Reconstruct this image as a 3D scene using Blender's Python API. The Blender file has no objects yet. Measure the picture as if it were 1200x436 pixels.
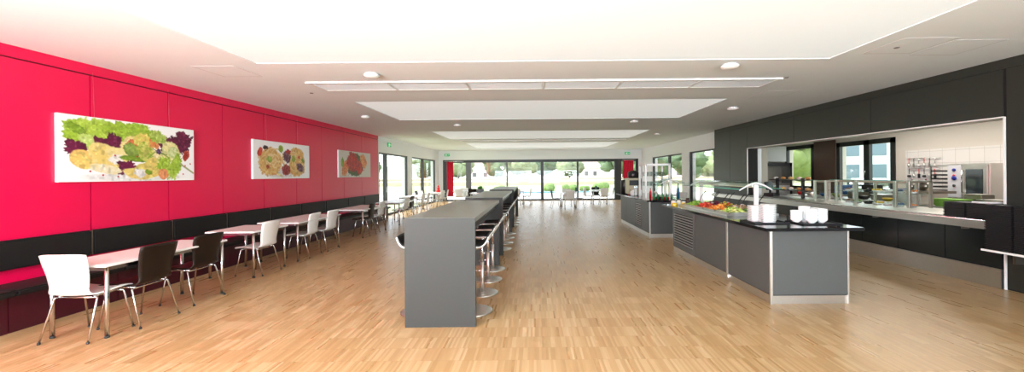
import bpy, bmesh, math, random
import numpy as np
from mathutils import Vector, Matrix
random.seed(7)
S = bpy.context.scene
COL = S.collection
PI = math.pi

# ---------------------------------------------------------------- materials
MATS = {}
def mat(name, col, rough=.5, metal=0., spec=.5, var=.04, scale=12., bump=0., emit=None, estr=0., coat=0.):
    if name in MATS: return MATS[name]
    m = bpy.data.materials.new(name); m.use_nodes = True
    nt = m.node_tree; b = nt.nodes['Principled BSDF']
    c = (*col, 1)
    tc = nt.nodes.new('ShaderNodeTexCoord')
    nz = nt.nodes.new('ShaderNodeTexNoise'); nz.inputs['Scale'].default_value = scale
    nz.inputs['Detail'].default_value = 3
    nt.links.new(tc.outputs['Object'], nz.inputs['Vector'])
    mx = nt.nodes.new('ShaderNodeMix'); mx.data_type = 'RGBA'
    mx.inputs[6].default_value = tuple(max(0, v * (1 - var)) for v in col) + (1,)
    mx.inputs[7].default_value = tuple(min(1, v * (1 + var)) for v in col) + (1,)
    nt.links.new(nz.outputs['Fac'], mx.inputs[0])
    nt.links.new(mx.outputs[2], b.inputs['Base Color'])
    b.inputs['Roughness'].default_value = rough; b.inputs['Metallic'].default_value = metal
    b.inputs['Specular IOR Level'].default_value = spec
    if coat: b.inputs['Coat Weight'].default_value = coat
    if bump:
        bp = nt.nodes.new('ShaderNodeBump'); bp.inputs['Strength'].default_value = bump
        bp.inputs['Distance'].default_value = .01
        nt.links.new(nz.outputs['Fac'], bp.inputs['Height']); nt.links.new(bp.outputs['Normal'], b.inputs['Normal'])
    if emit:
        b.inputs['Emission Color'].default_value = (*emit, 1); b.inputs['Emission Strength'].default_value = estr
    MATS[name] = m
    return m

def glass_mat(name, tint=(1, 1, 1), refl=.10):
    m = bpy.data.materials.new(name); m.use_nodes = True; nt = m.node_tree; nt.nodes.clear()
    out = nt.nodes.new('ShaderNodeOutputMaterial'); mx = nt.nodes.new('ShaderNodeMixShader')
    tr = nt.nodes.new('ShaderNodeBsdfTransparent'); gl = nt.nodes.new('ShaderNodeBsdfGlossy')
    tr.inputs['Color'].default_value = (*tint, 1); gl.inputs['Roughness'].default_value = .02
    lw = nt.nodes.new('ShaderNodeLayerWeight'); lw.inputs['Blend'].default_value = .5
    pw = nt.nodes.new('ShaderNodeMath'); pw.operation = 'POWER'; pw.inputs[1].default_value = 5
    ma = nt.nodes.new('ShaderNodeMath'); ma.operation = 'MULTIPLY_ADD'; ma.inputs[1].default_value = .6; ma.inputs[2].default_value = refl * .4
    nt.links.new(lw.outputs['Facing'], pw.inputs[0]); nt.links.new(pw.outputs[0], ma.inputs[0]); nt.links.new(ma.outputs[0], mx.inputs[0]); nt.links.new(tr.outputs[0], mx.inputs[1])
    nt.links.new(gl.outputs[0], mx.inputs[2]); nt.links.new(mx.outputs[0], out.inputs[0])
    MATS[name] = m
    return m

def floor_mat():
    m = bpy.data.materials.new('mosaic_parquet'); m.use_nodes = True; nt = m.node_tree
    N = nt.nodes.new; L = nt.links.new; b = nt.nodes['Principled BSDF']
    tc = N('ShaderNodeTexCoord'); sp = N('ShaderNodeSeparateXYZ'); L(tc.outputs['Object'], sp.inputs[0])
    def math_(op, a, bb=None, cc=None):
        n = N('ShaderNodeMath'); n.operation = op
        for i, v in enumerate((a, bb, cc)):
            if v is None: continue
            if isinstance(v, (int, float)): n.inputs[i].default_value = v
            else: L(v, n.inputs[i])
        return n.outputs[0]
    yr = math_('DIVIDE', sp.outputs[1], .242); row = math_('FLOOR', yr)
    wr = N('ShaderNodeTexWhiteNoise'); wr.noise_dimensions = '1D'; L(row, wr.inputs['W'])
    xs = math_('ADD', math_('DIVIDE', sp.outputs[0], .0205), wr.outputs['Value']); xi = math_('FLOOR', xs)
    # strips: one random tone each
    cb = N('ShaderNodeCombineXYZ'); L(xi, cb.inputs[0]); L(row, cb.inputs[1])
    wn = N('ShaderNodeTexWhiteNoise'); wn.noise_dimensions = '2D'; L(cb.outputs[0], wn.inputs['Vector'])
    # slabs of seven strips
    xb = math_('FLOOR', math_('DIVIDE', xi, 7.)); cb2 = N('ShaderNodeCombineXYZ'); L(xb, cb2.inputs[0]); L(row, cb2.inputs[1])
    wn2 = N('ShaderNodeTexWhiteNoise'); wn2.noise_dimensions = '2D'; L(cb2.outputs[0], wn2.inputs['Vector'])
    # grain
    mp = N('ShaderNodeMapping'); mp.inputs['Scale'].default_value = (120, 6, 1); L(tc.outputs['Object'], mp.inputs[0])
    nz = N('ShaderNodeTexNoise'); nz.inputs['Scale'].default_value = 1.; nz.inputs['Detail'].default_value = 2; L(mp.outputs[0], nz.inputs['Vector'])
    f = math_('ADD', math_('MULTIPLY', wn.outputs['Value'], .62), math_('ADD', math_('MULTIPLY', wn2.outputs['Value'], .26), math_('MULTIPLY', nz.outputs['Fac'], .25)))
    cr = N('ShaderNodeValToRGB'); e = cr.color_ramp.elements
    e[0].position = .0; e[0].color = (.365, .205, .08, 1)
    e[1].position = 1.; e[1].color = (.56, .395, .22, 1)
    e2 = cr.color_ramp.elements.new(.2); e2.color = (.375, .22, .09, 1)
    e3 = cr.color_ramp.elements.new(.60); e3.color = (.46, .29, .135, 1)
    L(f, cr.inputs[0])
    # joint lines across the rows
    fr = math_('FRACT', yr); ln = math_('LESS_THAN', math_('MINIMUM', fr, math_('SUBTRACT', 1., fr)), .008)
    mx = N('ShaderNodeMix'); mx.data_type = 'RGBA'; L(math_('MULTIPLY', ln, .45), mx.inputs[0]); L(cr.outputs[0], mx.inputs[6])
    mx.inputs[7].default_value = (.30, .15, .06, 1); L(mx.outputs[2], b.inputs['Base Color'])
    b.inputs['Roughness'].default_value = .34; b.inputs['Specular IOR Level'].default_value = .5
    rr = math_('ADD', .27, math_('MULTIPLY', wn.outputs['Value'], .12)); L(rr, b.inputs['Roughness'])
    return m

WHITE = mat('white_paint', (.84, .87, .88), .75, var=.01, scale=3)
CEIL = mat('white_ceiling_paint', (.84, .89, .915), .8, var=.01, scale=2)
COFFER = mat('luminous_ceiling_fabric', (.60, .65, .665), .8, var=.01, emit=(1., 1., .965), estr=.43)
RED = mat('red_lacquered_panel', (.70, .001, .060), .32, var=.02, scale=2)
REDJ = mat('dark_red_joint', (.16, .0, .012), .7)
BLACKLEATHER = mat('black_leather', (.009, .008, .008), .5, spec=.3, var=.15, scale=30, bump=.08)
DARKWALL = mat('dark_olive_panel', (.020, .021, .017), .38, var=.04, scale=3)
DARKJ = mat('black_joint', (.004, .004, .004), .8)
STEEL = mat('brushed_steel', (.72, .70, .66), .36, 1., var=.06, scale=40)
STEELDK = mat('dark_steel', (.30, .27, .23), .3, 1., var=.08, scale=20)
CHROME = mat('chrome', (.62, .62, .62), .16, 1., var=.02)
WHITELAM = mat('white_laminate', (.84, .83, .81), .32, var=.01)
SHELLW = mat('white_plastic_shell', (.88, .87, .85), .3, var=.01)
SHELLB = mat('black_brown_plywood_shell', (.011, .006, .004), .38, spec=.25, var=.15, scale=20)
GREYLAM = mat('grey_laminate', (.036, .038, .035), .5, spec=.25, var=.06, scale=60)
GREYTOP = mat('grey_bar_top_laminate', (.17, .168, .15), .30, var=.05, scale=60)
GREYPAN = mat('grey_lacquer_front', (.074, .080, .078), .4, spec=.35, var=.03, scale=4)
GRANITE = mat('black_polished_granite', (.010, .010, .011), .07, var=.5, scale=120)
FRAMEM = mat('dark_anodised_frame', (.018, .020, .019), .4, var=.05)
FRAMEG = mat('grey_frame', (.12, .125, .13), .4, var=.05)
BLACKPL = mat('black_plastic', (.012, .011, .012), .35, var=.1)
PADB = mat('black_seat_pad', (.010, .010, .010), .5, var=.1)
RUBBER = mat('black_rubber', (.02, .02, .02), .7)
PORC = mat('white_porcelain', (.86, .86, .85), .15, var=.01, coat=.3)
WPLAS = mat('white_fitting_plastic', (.82, .82, .80), .4, var=.01)
GREEN = mat('exit_green', (.01, .30, .09), .4, emit=(.02, .55, .18), estr=.35)
WSYM = mat('exit_symbol_white', (.8, .85, .8), .4, emit=(.9, 1, .9), estr=.5)
REDCLOTH = mat('red_curtain_cloth', (.62, .006, .04), .8, var=.12, scale=8)
REDPL = mat('red_plastic', (.70, .01, .01), .35)
GREENPL = mat('green_plastic', (.22, .48, .06), .5)
TILE = None
GLASS = glass_mat('window_glass', (.97, .985, .98), .07)
GLASSG = glass_mat('greenish_counter_glass', (.91, .96, .94), .05)
EDGEG = mat('green_glass_edge', (.10, .38, .28), .2)
DRINKG = glass_mat('drinking_glass', (.90, .93, .93), .15)
FLOOR = floor_mat()
BEIGE = mat('beige_cabinet', (.50, .42, .33), .6)
KWALL = mat('kitchen_plaster', (.60, .56, .49), .7, var=.02)
KFLOOR = mat('kitchen_floor_tile', (.16, .13, .11), .6)
BREAD = mat('bread_crust', (.55, .24, .07), .7, var=.35, scale=30)
WOODTAN = mat('tan_box', (.62, .42, .30), .6)

def tile_mat():
    m = bpy.data.materials.new('white_wall_tile'); m.use_nodes = True; nt = m.node_tree
    b = nt.nodes['Principled BSDF']; tc = nt.nodes.new('ShaderNodeTexCoord')
    mp = nt.nodes.new('ShaderNodeMapping'); mp.inputs['Rotation'].default_value = (PI / 2, 0, PI / 2)
    sp = nt.nodes.new('ShaderNodeSeparateXYZ'); cb = nt.nodes.new('ShaderNodeCombineXYZ')
    nt.links.new(tc.outputs['Object'], sp.inputs[0]); nt.links.new(sp.outputs[1], cb.inputs[0]); nt.links.new(sp.outputs[2], cb.inputs[1])
    br = nt.nodes.new('ShaderNodeTexBrick'); br.offset = 0
    nt.links.new(cb.outputs[0], br.inputs['Vector'])
    br.inputs['Scale'].default_value = 1; br.inputs['Brick Width'].default_value = .3; br.inputs['Row Height'].default_value = .3
    br.inputs['Mortar Size'].default_value = .004
    br.inputs['Color1'].default_value = (.74, .72, .68, 1); br.inputs['Color2'].default_value = (.70, .68, .64, 1); br.inputs['Mortar'].default_value = (.50, .47, .43, 1)
    nt.links.new(br.outputs[0], b.inputs['Base Color']); b.inputs['Roughness'].default_value = .12
    return m
TILE = tile_mat()

# ---------------------------------------------------------------- mesh helpers
class MB:
    def __init__(s): s.bm = bmesh.new(); s.mats = []
    def mi(s, m):
        if m is None: return 0
        if m not in s.mats: s.mats.append(m)
        return s.mats.index(m)
    def _fin(s, verts, m, mx=None):
        if mx is not None: bmesh.ops.transform(s.bm, matrix=mx, verts=verts)
        i = s.mi(m); fs = set()
        for v in verts: fs.update(v.link_faces)
        for f in fs: f.material_index = i
        return verts
    def box(s, x0, x1, y0, y1, z0, z1, m=None, bev=0., mx=None):
        r = bmesh.ops.create_cube(s.bm, size=1.)['verts']
        for v in r:
            v.co = Vector(((x0 + x1) / 2 + v.co.x * (x1 - x0), (y0 + y1) / 2 + v.co.y * (y1 - y0), (z0 + z1) / 2 + v.co.z * (z1 - z0)))
        i = s.mi(m)
        fs = set()
        for v in r: fs.update(v.link_faces)
        for f in fs: f.material_index = i
        if bev:
            es = set()
            for f in fs: es.update(f.edges)
            rr = bmesh.ops.bevel(s.bm, geom=list(es), offset=bev, segments=2, affect='EDGES', clamp_overlap=True)
            for f in rr['faces']: f.material_index = i
            r = list({v for f in rr['faces'] for v in f.verts} | {v for v in r if v.is_valid})
        if mx is not None: bmesh.ops.transform(s.bm, matrix=mx, verts=[v for v in r if v.is_valid])
        return r
    def tube(s, pts, r, m=None, n=8, caps=True):
        """round bar along a polyline; r a number or one radius per point"""
        pts = [Vector(p) for p in pts]; k = len(pts)
        rad = r if isinstance(r, (list, tuple)) else [r] * k
        d0 = (pts[1] - pts[0]).normalized()
        up = Vector((0, 0, 1)) if abs(d0.z) < .9 else Vector((1, 0, 0))
        a = d0.cross(up).normalized(); rings = []
        for i, p in enumerate(pts):
            if i == 0: d = pts[1] - pts[0]
            elif i == k - 1: d = pts[-1] - pts[-2]
            else: d = (pts[i + 1] - p).normalized() + (p - pts[i - 1]).normalized()
            d.normalize(); a = (a - d * a.dot(d)).normalized(); b = d.cross(a)
            rings.append([s.bm.verts.new(p + (a * math.cos(2 * PI * j / n) + b * math.sin(2 * PI * j / n)) * rad[i]) for j in range(n)])
        i = s.mi(m)
        for u, w in zip(rings[:-1], rings[1:]):
            for j in range(n):
                f = s.bm.faces.new((u[j], u[(j + 1) % n], w[(j + 1) % n], w[j])); f.material_index = i; f.smooth = True
        if caps:
            for rg in (rings[0][::-1], rings[-1]):
                f = s.bm.faces.new(rg); f.material_index = i
        return rings
    def lathe(s, prof, m=None, n=20, c=(0, 0, 0), smooth=True):
        i = s.mi(m); rings = []
        for (r, z) in prof:
            if r < 1e-5: rings.append([s.bm.verts.new((c[0], c[1], c[2] + z))])
            else: rings.append([s.bm.verts.new((c[0] + r * math.cos(2 * PI * j / n), c[1] + r * math.sin(2 * PI * j / n), c[2] + z)) for j in range(n)])
        for u, w in zip(rings[:-1], rings[1:]):
            for j in range(n):
                if len(u) == 1 and len(w) == 1: break
                if len(u) == 1: vs = (u[0], w[(j + 1) % n], w[j])
                elif len(w) == 1: vs = (u[j], u[(j + 1) % n], w[0])
                else: vs = (u[j], u[(j + 1) % n], w[(j + 1) % n], w[j])
                f = s.bm.faces.new(vs); f.material_index = i; f.smooth = smooth
    def grid(s, fn, nu, nv, m=None, thick=0.):
        """surface fn(u,v)->Vector, solidified along normals"""
        i = s.mi(m); V = [[s.bm.verts.new(fn(a / nu, b / nv)) for b in range(nv + 1)] for a in range(nu + 1)]
        fs = []
        for a in range(nu):
            for b in range(nv):
                f = s.bm.faces.new((V[a][b], V[a + 1][b], V[a + 1][b + 1], V[a][b + 1])); f.material_index = i; f.smooth = True; fs.append(f)
        if thick:
            bmesh.ops.recalc_face_normals(s.bm, faces=fs)
            r = bmesh.ops.solidify(s.bm, geom=fs, thickness=thick)
            for g in r['geom']:
                if isinstance(g, bmesh.types.BMFace): g.material_index = i; g.smooth = True
    def blob(s, c, rx, ry, rz, m=None, sub=2, noise=0., seed=0):
        r = bmesh.ops.create_icosphere(s.bm, subdivisions=sub, radius=1)['verts']
        rnd = random.Random(seed)
        for v in r:
            k = 1 + noise * (rnd.random() - .5) * 2
            v.co = Vector((c[0] + v.co.x * rx * k, c[1] + v.co.y * ry * k, c[2] + v.co.z * rz * k))
        s._fin(r, m)
        for v in r:
            for f in v.link_faces: f.smooth = True
    def mesh(s, name, m=None):
        me = bpy.data.meshes.new(name)
        bmesh.ops.recalc_face_normals(s.bm, faces=s.bm.faces)
        s.bm.to_mesh(me); s.bm.free()
        for k in (s.mats or [m]): me.materials.append(k)
        return me
    def build(s, name, m=None, parent=None, bevel=0.):
        o = bpy.data.objects.new(name, s.mesh(name, m)); COL.objects.link(o)
        if parent is not None: o.parent = parent
        if bevel:
            b = o.modifiers.new('Bevel', 'BEVEL'); b.width = bevel; b.segments = 2; b.limit_method = 'ANGLE'; b.angle_limit = .7
        return o

def tag(o, label=None, cat=None, group=None, kind=None):
    if label: o['label'] = label
    if cat: o['category'] = cat
    if group: o['group'] = group
    if kind: o['kind'] = kind
    return o
def thing(name, label, cat, loc=(0, 0, 0), rz=0., group=None):
    o = bpy.data.objects.new(name, None); COL.objects.link(o); o.empty_display_size = .1
    o.location = loc; o.rotation_euler = (0, 0, rz)
    return tag(o, label, cat, group)
def dup(root, loc, rz=0., label=None, group=None):
    r = root.copy(); COL.objects.link(r); r.location = loc; r.rotation_euler = (0, 0, rz)
    if label: r['label'] = label
    if group: r['group'] = group
    for ch in list(root.children):
        c = ch.copy(); COL.objects.link(c); c.parent = r
        for g in list(ch.children):
            d = g.copy(); COL.objects.link(d); d.parent = c
    return r
def struct(name, mb, m=None, parent=None, label=None, bevel=0.):
    o = mb.build(name, m, parent, bevel)
    if parent is None: tag(o, label, None, None, 'structure')
    return o
class Proto:
    """first placement moves the original, later ones are copies"""
    def __init__(s, root): s.r = root; s.used = False
    def put(s, loc, rz=0., label=None, group=None):
        if not s.used:
            s.used = True; s.r.location = loc; s.r.rotation_euler = (0, 0, rz)
            if label: s.r['label'] = label
            if group: s.r['group'] = group
            return s.r
        return dup(s.r, loc, rz, label, group)

# ================================================================= THE SETTING
H = 3.1
XL, XR, XRW, YF, YB = -5.87, 6.32, 6.62, 24.2, -4.0
b = MB(); b.box(XL - .3, XRW + .3, YB - .3, YF + .3, -.2, 0, FLOOR); struct('floor', b, label='strip parquet floor of light oak')
# ceiling with four luminous coffers
coff = [(-3.66, 3.92, -1.2, 5.2), (-3.62, 3.92, 7.95, 10.6), (-3.5, 4.0, 13.5, 16.4), (-3.2, 4.0, 18.4, 22.0)]
b = MB()
ys = [YB - .3] + [v for c in coff for v in (c[2], c[3])] + [YF + .3]
for i in range(0, len(ys), 2): b.box(XL - .3, XRW + .3, ys[i], ys[i + 1], H, H + .2, CEIL)
for c in coff:
    b.box(XL - .3, c[0], c[2], c[3], H, H + .2, CEIL); b.box(c[1], XRW + .3, c[2], c[3], H, H + .2, CEIL)
b.box(XL - .3, XRW + .3, YB - .3, YF + .3, H + .22, H + .4, CEIL)
struct('ceiling', b, label='white ceiling with recessed bays')
for k, (c, lb) in enumerate(zip(coff, ('very large luminous ceiling panel closest overhead', 'second luminous ceiling panel, beyond the first air grille', 'third luminous ceiling panel towards the garden windows', 'last narrow luminous ceiling panel before the garden windows'))):
    b = MB(); b.box(c[0] + .005, c[1] - .005, c[2] + .005, c[3] - .005, H + .008, H + .04, COFFER)
    o = b.build('luminous_ceiling_panel'); tag(o, lb, 'ceiling light', 'luminous ceiling panels')

# left wall: plaster wall with window openings beyond the red cladding
WH = 2.5
def wall_open(name, x0, x1, ops, ya, yb, label, m=WHITE):
    b = MB(); y = ya
    for (o0, o1) in ops:
        b.box(x0, x1, y, o0, 0, H, m); b.box(x0, x1, o0, o1, WH, H, m); y = o1
    b.box(x0, x1, y, yb, 0, H, m)
    return struct(name, b, label=label)
wall_open('wall_left', XL - .3, XL - .02, [(14.9, 18.3), (18.95, 23.4)], 0, YF, 'white plaster wall with two tall garden windows')
wall_open('wall_right', XRW, XRW + .3, [(13.80, 16.8), (17.6, 22.0)], 11.95, YF, 'white plaster wall with tall windows by the drinks island')
# red cladding with joints
b = MB(); b.box(XL - .02, XL + .015, YB, 14.72, 0, H, REDJ)
seams = [YB, -.2, .9, 2.0, 3.05, 4.08, 5.17, 6.27, 7.36, 8.48, 9.65, 10.80, 12.06, 13.30, 14.72]
for a, c in zip(seams[:-1], seams[1:]):
    b.box(XL + .015, XL + .03, a + .007, c - .007, .1, 2.95, RED)
b.box(XL + .015, XL + .03, YB, 14.72, 2.97, H - .001, RED)
b.box(XL + .015, XL + .025, YB, 14.72, 0, .095, RED)
struct('wall_red_cladding', b, label='glossy red panelled wall cladding')
# far wall: strip above the glazing
b = MB(); b.box(XL - .3, XRW + .3, YF, YF + .3, 2.53, H, WHITE)
b.box(XL - .3, -5.62, YF, YF + .3, 0, 2.53, WHITE); b.box(6.42, XRW + .3, YF, YF + .3, 0, 2.53, WHITE)
struct('wall_far', b, label='white wall above the garden glazing')
# far glazing
def pane_frame(name, pts, y, z0, z1, xs, fw=.07, d=.08, m=FRAMEM, top=.12):
    """window in a wall facing -Y: xs = (x0, mullions..., x1)"""
    b = MB(); b.box(xs[0], xs[-1], y, y + d, z1 - top, z1, m); b.box(xs[0], xs[-1], y, y + d, z0, z0 + .08, m)
    for i, x in enumerate(xs):
        w = fw
        if isinstance(x, tuple): x, w = x
        b.box(x - w / 2, x + w / 2, y - .002, y + d + .002, z0, z1, m)
    return b
b = MB()
b.box(-5.62, 6.42, YF, YF + .12, 2.36, 2.53, FRAMEM); b.box(-5.62, 6.42, YF, YF + .12, 0, .09, FRAMEM)
for x, w in ((-5.5, .24), (.49, .17), (2.68, .10), (5.16, .42), (6.34, .16)): b.box(x - w / 2, x + w / 2, YF - .01, YF + .13, 0, 2.53, FRAMEM)
for x, w in ((-4.05, .32), (-1.67, .10)): b.box(x - w / 2, x + w / 2, YF - .01, YF + .13, 0, 2.37, FRAMEG)
w1 = struct('window_1', b, label='wide garden glazing in dark frames across the far end')
b = MB(); b.box(-5.62, 6.42, YF + .05, YF + .06, .09, 2.36, GLASS); b.build('pane', GLASS, w1)
# side glazing (walls facing +X / -X)
def side_window(n, x, y0, y1, mull, label, handle=None, inn=1):
    b = MB(); d = .09
    b.box(x, x + d, y0, y1, WH - .06, WH, FRAMEM); b.box(x, x + d, y0, y1, 0, .08, FRAMEM)
    for (ym, w) in [(y0 + .04, .08), (y1 - .04, .08)] + mull: b.box(x - .002, x + d + .002, ym - w / 2, ym + w / 2, 0, WH, FRAMEM)
    o = struct('window_%d' % n, b, label=label)
    b = MB(); b.box(x + .04, x + .05, y0 + .08, y1 - .08, .08, WH - .06, GLASS); b.build('pane', GLASS, o)
    if handle:
        b = MB(); hx = x + (d + .03 if inn > 0 else -.03)
        b.tube([(hx - inn * .03, handle, 1.05), (hx, handle, 1.05), (hx, handle + .12, 1.05)], .01, CHROME, 6)
        b.box(hx - .035, hx - .02, handle - .02, handle + .02, .95, 1.15, CHROME); b.build('handle', CHROME, o)
side_window(2, XL - .13, 14.9, 18.3, [(15.68, .24)], 'tall dark-framed window just past the red wall', 15.68)
side_window(3, XL - .13, 18.95, 23.4, [(20.9, .24)], 'tall dark-framed window in the far left wall')
side_window(4, XRW + .04, 13.80, 16.8, [(14.45, .22)], 'tall dark-framed window beside the dark panelling')
side_window(5, XRW + .04, 17.6, 22.0, [(19.4, .2)], 'tall dark-framed window in the far right wall')

# dark panelled wall with serving hatch
OY0, OY1, OZ0, OZ1 = 5.28, 11.62, .91, 2.30
b = MB()
X0, X1 = XR + .012, XRW
b.box(X0, X1, 11.62, 13.72, 0, H, DARKJ); b.box(X0, X1, YB, OY0, 0, H, DARKJ)
b.box(X0, X1, OY0, OY1, OZ1 + .02, H, DARKJ); b.box(X0, X1, OY0, OY1, 0, OZ0 - .03, DARKJ)
g = .005
for a, c in ((11.645, 12.66), (12.66, 13.72)): b.box(XR, X0, a + g, c - g, .27, 2.96, DARKWALL)
for a, c in ((5.28, 7.363), (7.363, 9.546), (9.546, 11.645)): b.box(XR, X0, a + g, c - g, OZ1 + .03, 2.96, DARKWALL)
for a, c in ((YB, 1.2), (1.2, 3.2), (3.2, 5.25)): b.box(XR, X0, a + g, c - g, .02, 2.96, DARKWALL)
b.box(XR + .008, X0, YB, 13.72, 2.97, H - .001, DARKWALL)
b.box(XR, X0, 13.72, 13.735, 0, H, DARKWALL)
struct('wall_dark_panelling', b, label='dark olive panelled wall around the serving hatch')
# base doors under the hatch
for k, (a, c) in enumerate(((5.30, 6.037), (6.037, 6.819), (6.819, 7.564), (7.564, 8.55), (8.55, 9.6), (9.6, 10.6), (10.6, 11.62))):
    lbs = ['near the tray stacks at the column', 'second from the column', 'third from the column', 'fourth from the column', 'behind the buffet island', 'behind the salad bar glass', 'last one before the panelled wall']
    b = MB(); b.box(XR - .012, XR + .006, a + .006, c - .006, .275, .785, mat('black_gloss_front', (.010, .013, .013), .17, var=.05, scale=3))
    o = b.build('base_cupboard_front', bevel=.002); tag(o, 'black glossy cupboard front under the serving counter, ' + lbs[k], 'cupboard front', 'black fronts below the serving hatch')
b = MB(); b.box(XR - .03, XR - .001, 5.30, 13.72, 0, .26, STEEL); tag(b.build('steel_plinth'), 'tall brushed steel plinth running along the serving counter at floor', 'plinth')
# white edge trim round the hatch
b = MB()
b.box(XR - .012, XR + .02, OY0 - .018, OY0, 0, OZ1 + .02, WPLAS); b.box(XR - .012, XR + .3, OY0, OY1 + .02, OZ1 + .008, OZ1 + .025, WPLAS)
b.box(XR - .012, XR + .02, OY1, OY1 + .02, OZ0, OZ1, WPLAS)
struct('trim_1', b, label='white edge trim around the serving hatch')
# back wall and remaining walls behind the camera
b = MB()
b.box(XL - .3, XRW + .3, YB - .3, YB, 2.6, H, WHITE)
b.box(XL - .3, XL + .5, YB - .3, YB, 0, 2.6, WHITE); b.box(XRW - .5, XRW + .3, YB - .3, YB, 0, 2.6, WHITE)
b.box(-.3, .3, YB - .3, YB, 0, 2.6, WHITE)
struct('wall_back', b, label='white wall with wide openings behind the camera')
b = MB(); b.box(XL - .3, XL - .02, YB - .3, 0, 0, H, WHITE); struct('wall_left_rear', b)

# kitchen shell
KX, KY0, KY1 = 10.0, 3.6, 16.6
b = MB(); b.box(XRW, 7.85, KY0 - .3, 13.6, -.2, 0, KFLOOR); b.box(7.85, KX + .3, KY0 - .3, KY1 + .3, -.2, 0, KFLOOR); struct('floor_kitchen', b, label='dark kitchen floor')
b = MB(); b.box(XRW, 7.85, KY0 - .3, 13.6, 3.0, 3.2, KWALL); b.box(7.85, KX + .3, KY0 - .3, KY1 + .3, 3.0, 3.2, KWALL); struct('ceiling_kitchen', b, label='pale kitchen ceiling')
b = MB()
wins = [(10.85, 12.95, 1.0, 2.55), (14.0, 15.6, 1.0, 2.6)]
b.box(KX, KX + .3, KY0, 10.85, 0, 3.0, KWALL); b.box(KX, KX + .3, 12.95, 14.0, 0, 3.0, KWALL); b.box(KX, KX + .3, 15.6, KY1, 0, 3.0, KWALL)
for (a, c, z0, z1) in wins: b.box(KX, KX + .3, a, c, 0, z0, KWALL); b.box(KX, KX + .3, a, c, z1, 3.0, KWALL)
b.box(KX - .015, KX, KY0, 10.55, 0, 2.15, TILE)
struct('wall_kitchen_back', b, label='kitchen wall with white tiles and two windows')
b = MB(); b.box(XRW, KX + .3, KY0 - .3, KY0, 0, 3.0, KWALL); struct('wall_kitchen_near', b)
b = MB(); b.box(7.8, KX + .3, KY1, KY1 + .3, 0, 3.0, KWALL); b.box(XRW + .3, 8.0, 13.45, 13.6, 0, 3.0, KWALL); b.box(7.85, 8.0, 13.6, KY1, 0, 3.0, KWALL); struct('wall_kitchen_far', b)
for n, (a, c, z0, z1), mul, lb in ((6, wins[0], [(11.78, .2)], 'double kitchen window in dark frames with central handle'), (7, wins[1], [], 'kitchen window with green foliage outside')):
    b = MB(); x = KX - .03
    b.box(x, x + .1, a, c, z0, z0 + .09, FRAMEM); b.box(x, x + .1, a, c, z1 - .14, z1, FRAMEM)
    for (ym, w) in [(a + .07, .14), (c - .07, .14)] + mul: b.box(x, x + .1, ym - w / 2, ym + w / 2, z0, z1, FRAMEM)
    o = struct('window_%d' % n, b, label=lb)
    b = MB(); b.box(x + .05, x + .06, a + .1, c - .1, z0 + .05, z1 - .1, GLASS); b.build('pane', GLASS, o)
    if mul:
        b = MB(); b.tube([(x - .005, 11.78, 1.62), (x - .05, 11.78, 1.62), (x - .05, 11.78, 1.5)], .012, CHROME, 6); b.build('handle', CHROME, o)
b = MB(); b.box(KX - .06, KX - .001, 13.0, 13.95, 0, 2.75, mat('brown_panel', (.10, .06, .04), .4)); tag(b.build('tall_brown_panel'), 'brown panel between the two kitchen windows', 'panel')

# ================================================================= CEILING FITTINGS
def grille(y0, y1, x0, x1, n, label):
    t = thing('ceiling_air_grille', label, 'air grille', (0, 0, H), 0, 'linear ceiling air grilles')
    b = MB(); w = .035
    b.box(x0, x1, y0, y0 + w, -.025, 0, WPLAS); b.box(x0, x1, y1 - w, y1, -.015, 0, WPLAS)
    b.box(x0, x0 + w, y0 + w, y1 - w, -.015, 0, WPLAS); b.box(x1 - w, x1, y0 + w, y1 - w, -.015, 0, WPLAS)
    for i in range(1, n):
        x = x0 + (x1 - x0) * i / n; b.box(x - .015, x + .015, y0 + w, y1 - w, -.015, 0, WPLAS)
    b.build('frame', WPLAS, t)
    b = MB()
    k = 9
    for i in range(k):
        y = y0 + w + (y1 - y0 - 2 * w) * (i + .5) / k
        b.box(x0 + w, x1 - w, y - .012, y + .012, -.010, -.002, mat('grille_slat_grey', (.60, .60, .59), .5))
    b.build('slats', None, t)
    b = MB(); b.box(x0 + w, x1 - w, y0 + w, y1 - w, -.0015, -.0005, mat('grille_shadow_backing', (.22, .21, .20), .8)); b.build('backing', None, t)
grille(6.22, 6.85, -3.62, 3.96, 6, 'long white linear air grille across the ceiling before the second light panel')
grille(17.0, 17.5, -3.2, 4.0, 6, 'long white linear air grille far down the ceiling')

def dome(x, y, r, label, name='ceiling_loudspeaker', cat='ceiling fitting'):
    t = thing(name, label, cat, (x, y, H), 0, 'round white ceiling fittings')
    b = MB(); b.lathe([(r * .75, 0), (r * .78, -.02), (0, -.02)], WPLAS); b.build('base', WPLAS, t)
    b = MB(); b.lathe([(r, -.021), (r, -.032), (r * .9, -.05), (r * .5, -.066), (0, -.07), ], WPLAS, 24); b.build('dome_cover', WPLAS, t)
for x, y, r, lb in [(-2.37, 5.75, .11, 'round white ceiling dome before the air grille on the left side'), (2.72, 5.43, .12, 'largest round white ceiling dome, right side before the air grille'),
                    (-4.2, 9.8, .11, 'round white ceiling dome above the tables near the red wall'), (4.57, 9.0, .12, 'round white ceiling dome above the near buffet island'),
                    (2.84, 11.1, .12, 'round white ceiling dome right, between second and third light panel'), (-2.26, 11.6, .11, 'round white ceiling dome left, between second and third light panel'),
                    (4.6, 14.6, .11, 'small round ceiling dome over the drinks island'), (0.2, 17.2 - .6, .08, 'tiny round ceiling dome in the middle beyond the third light panel')]:
    dome(x, y, r, lb)
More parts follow.
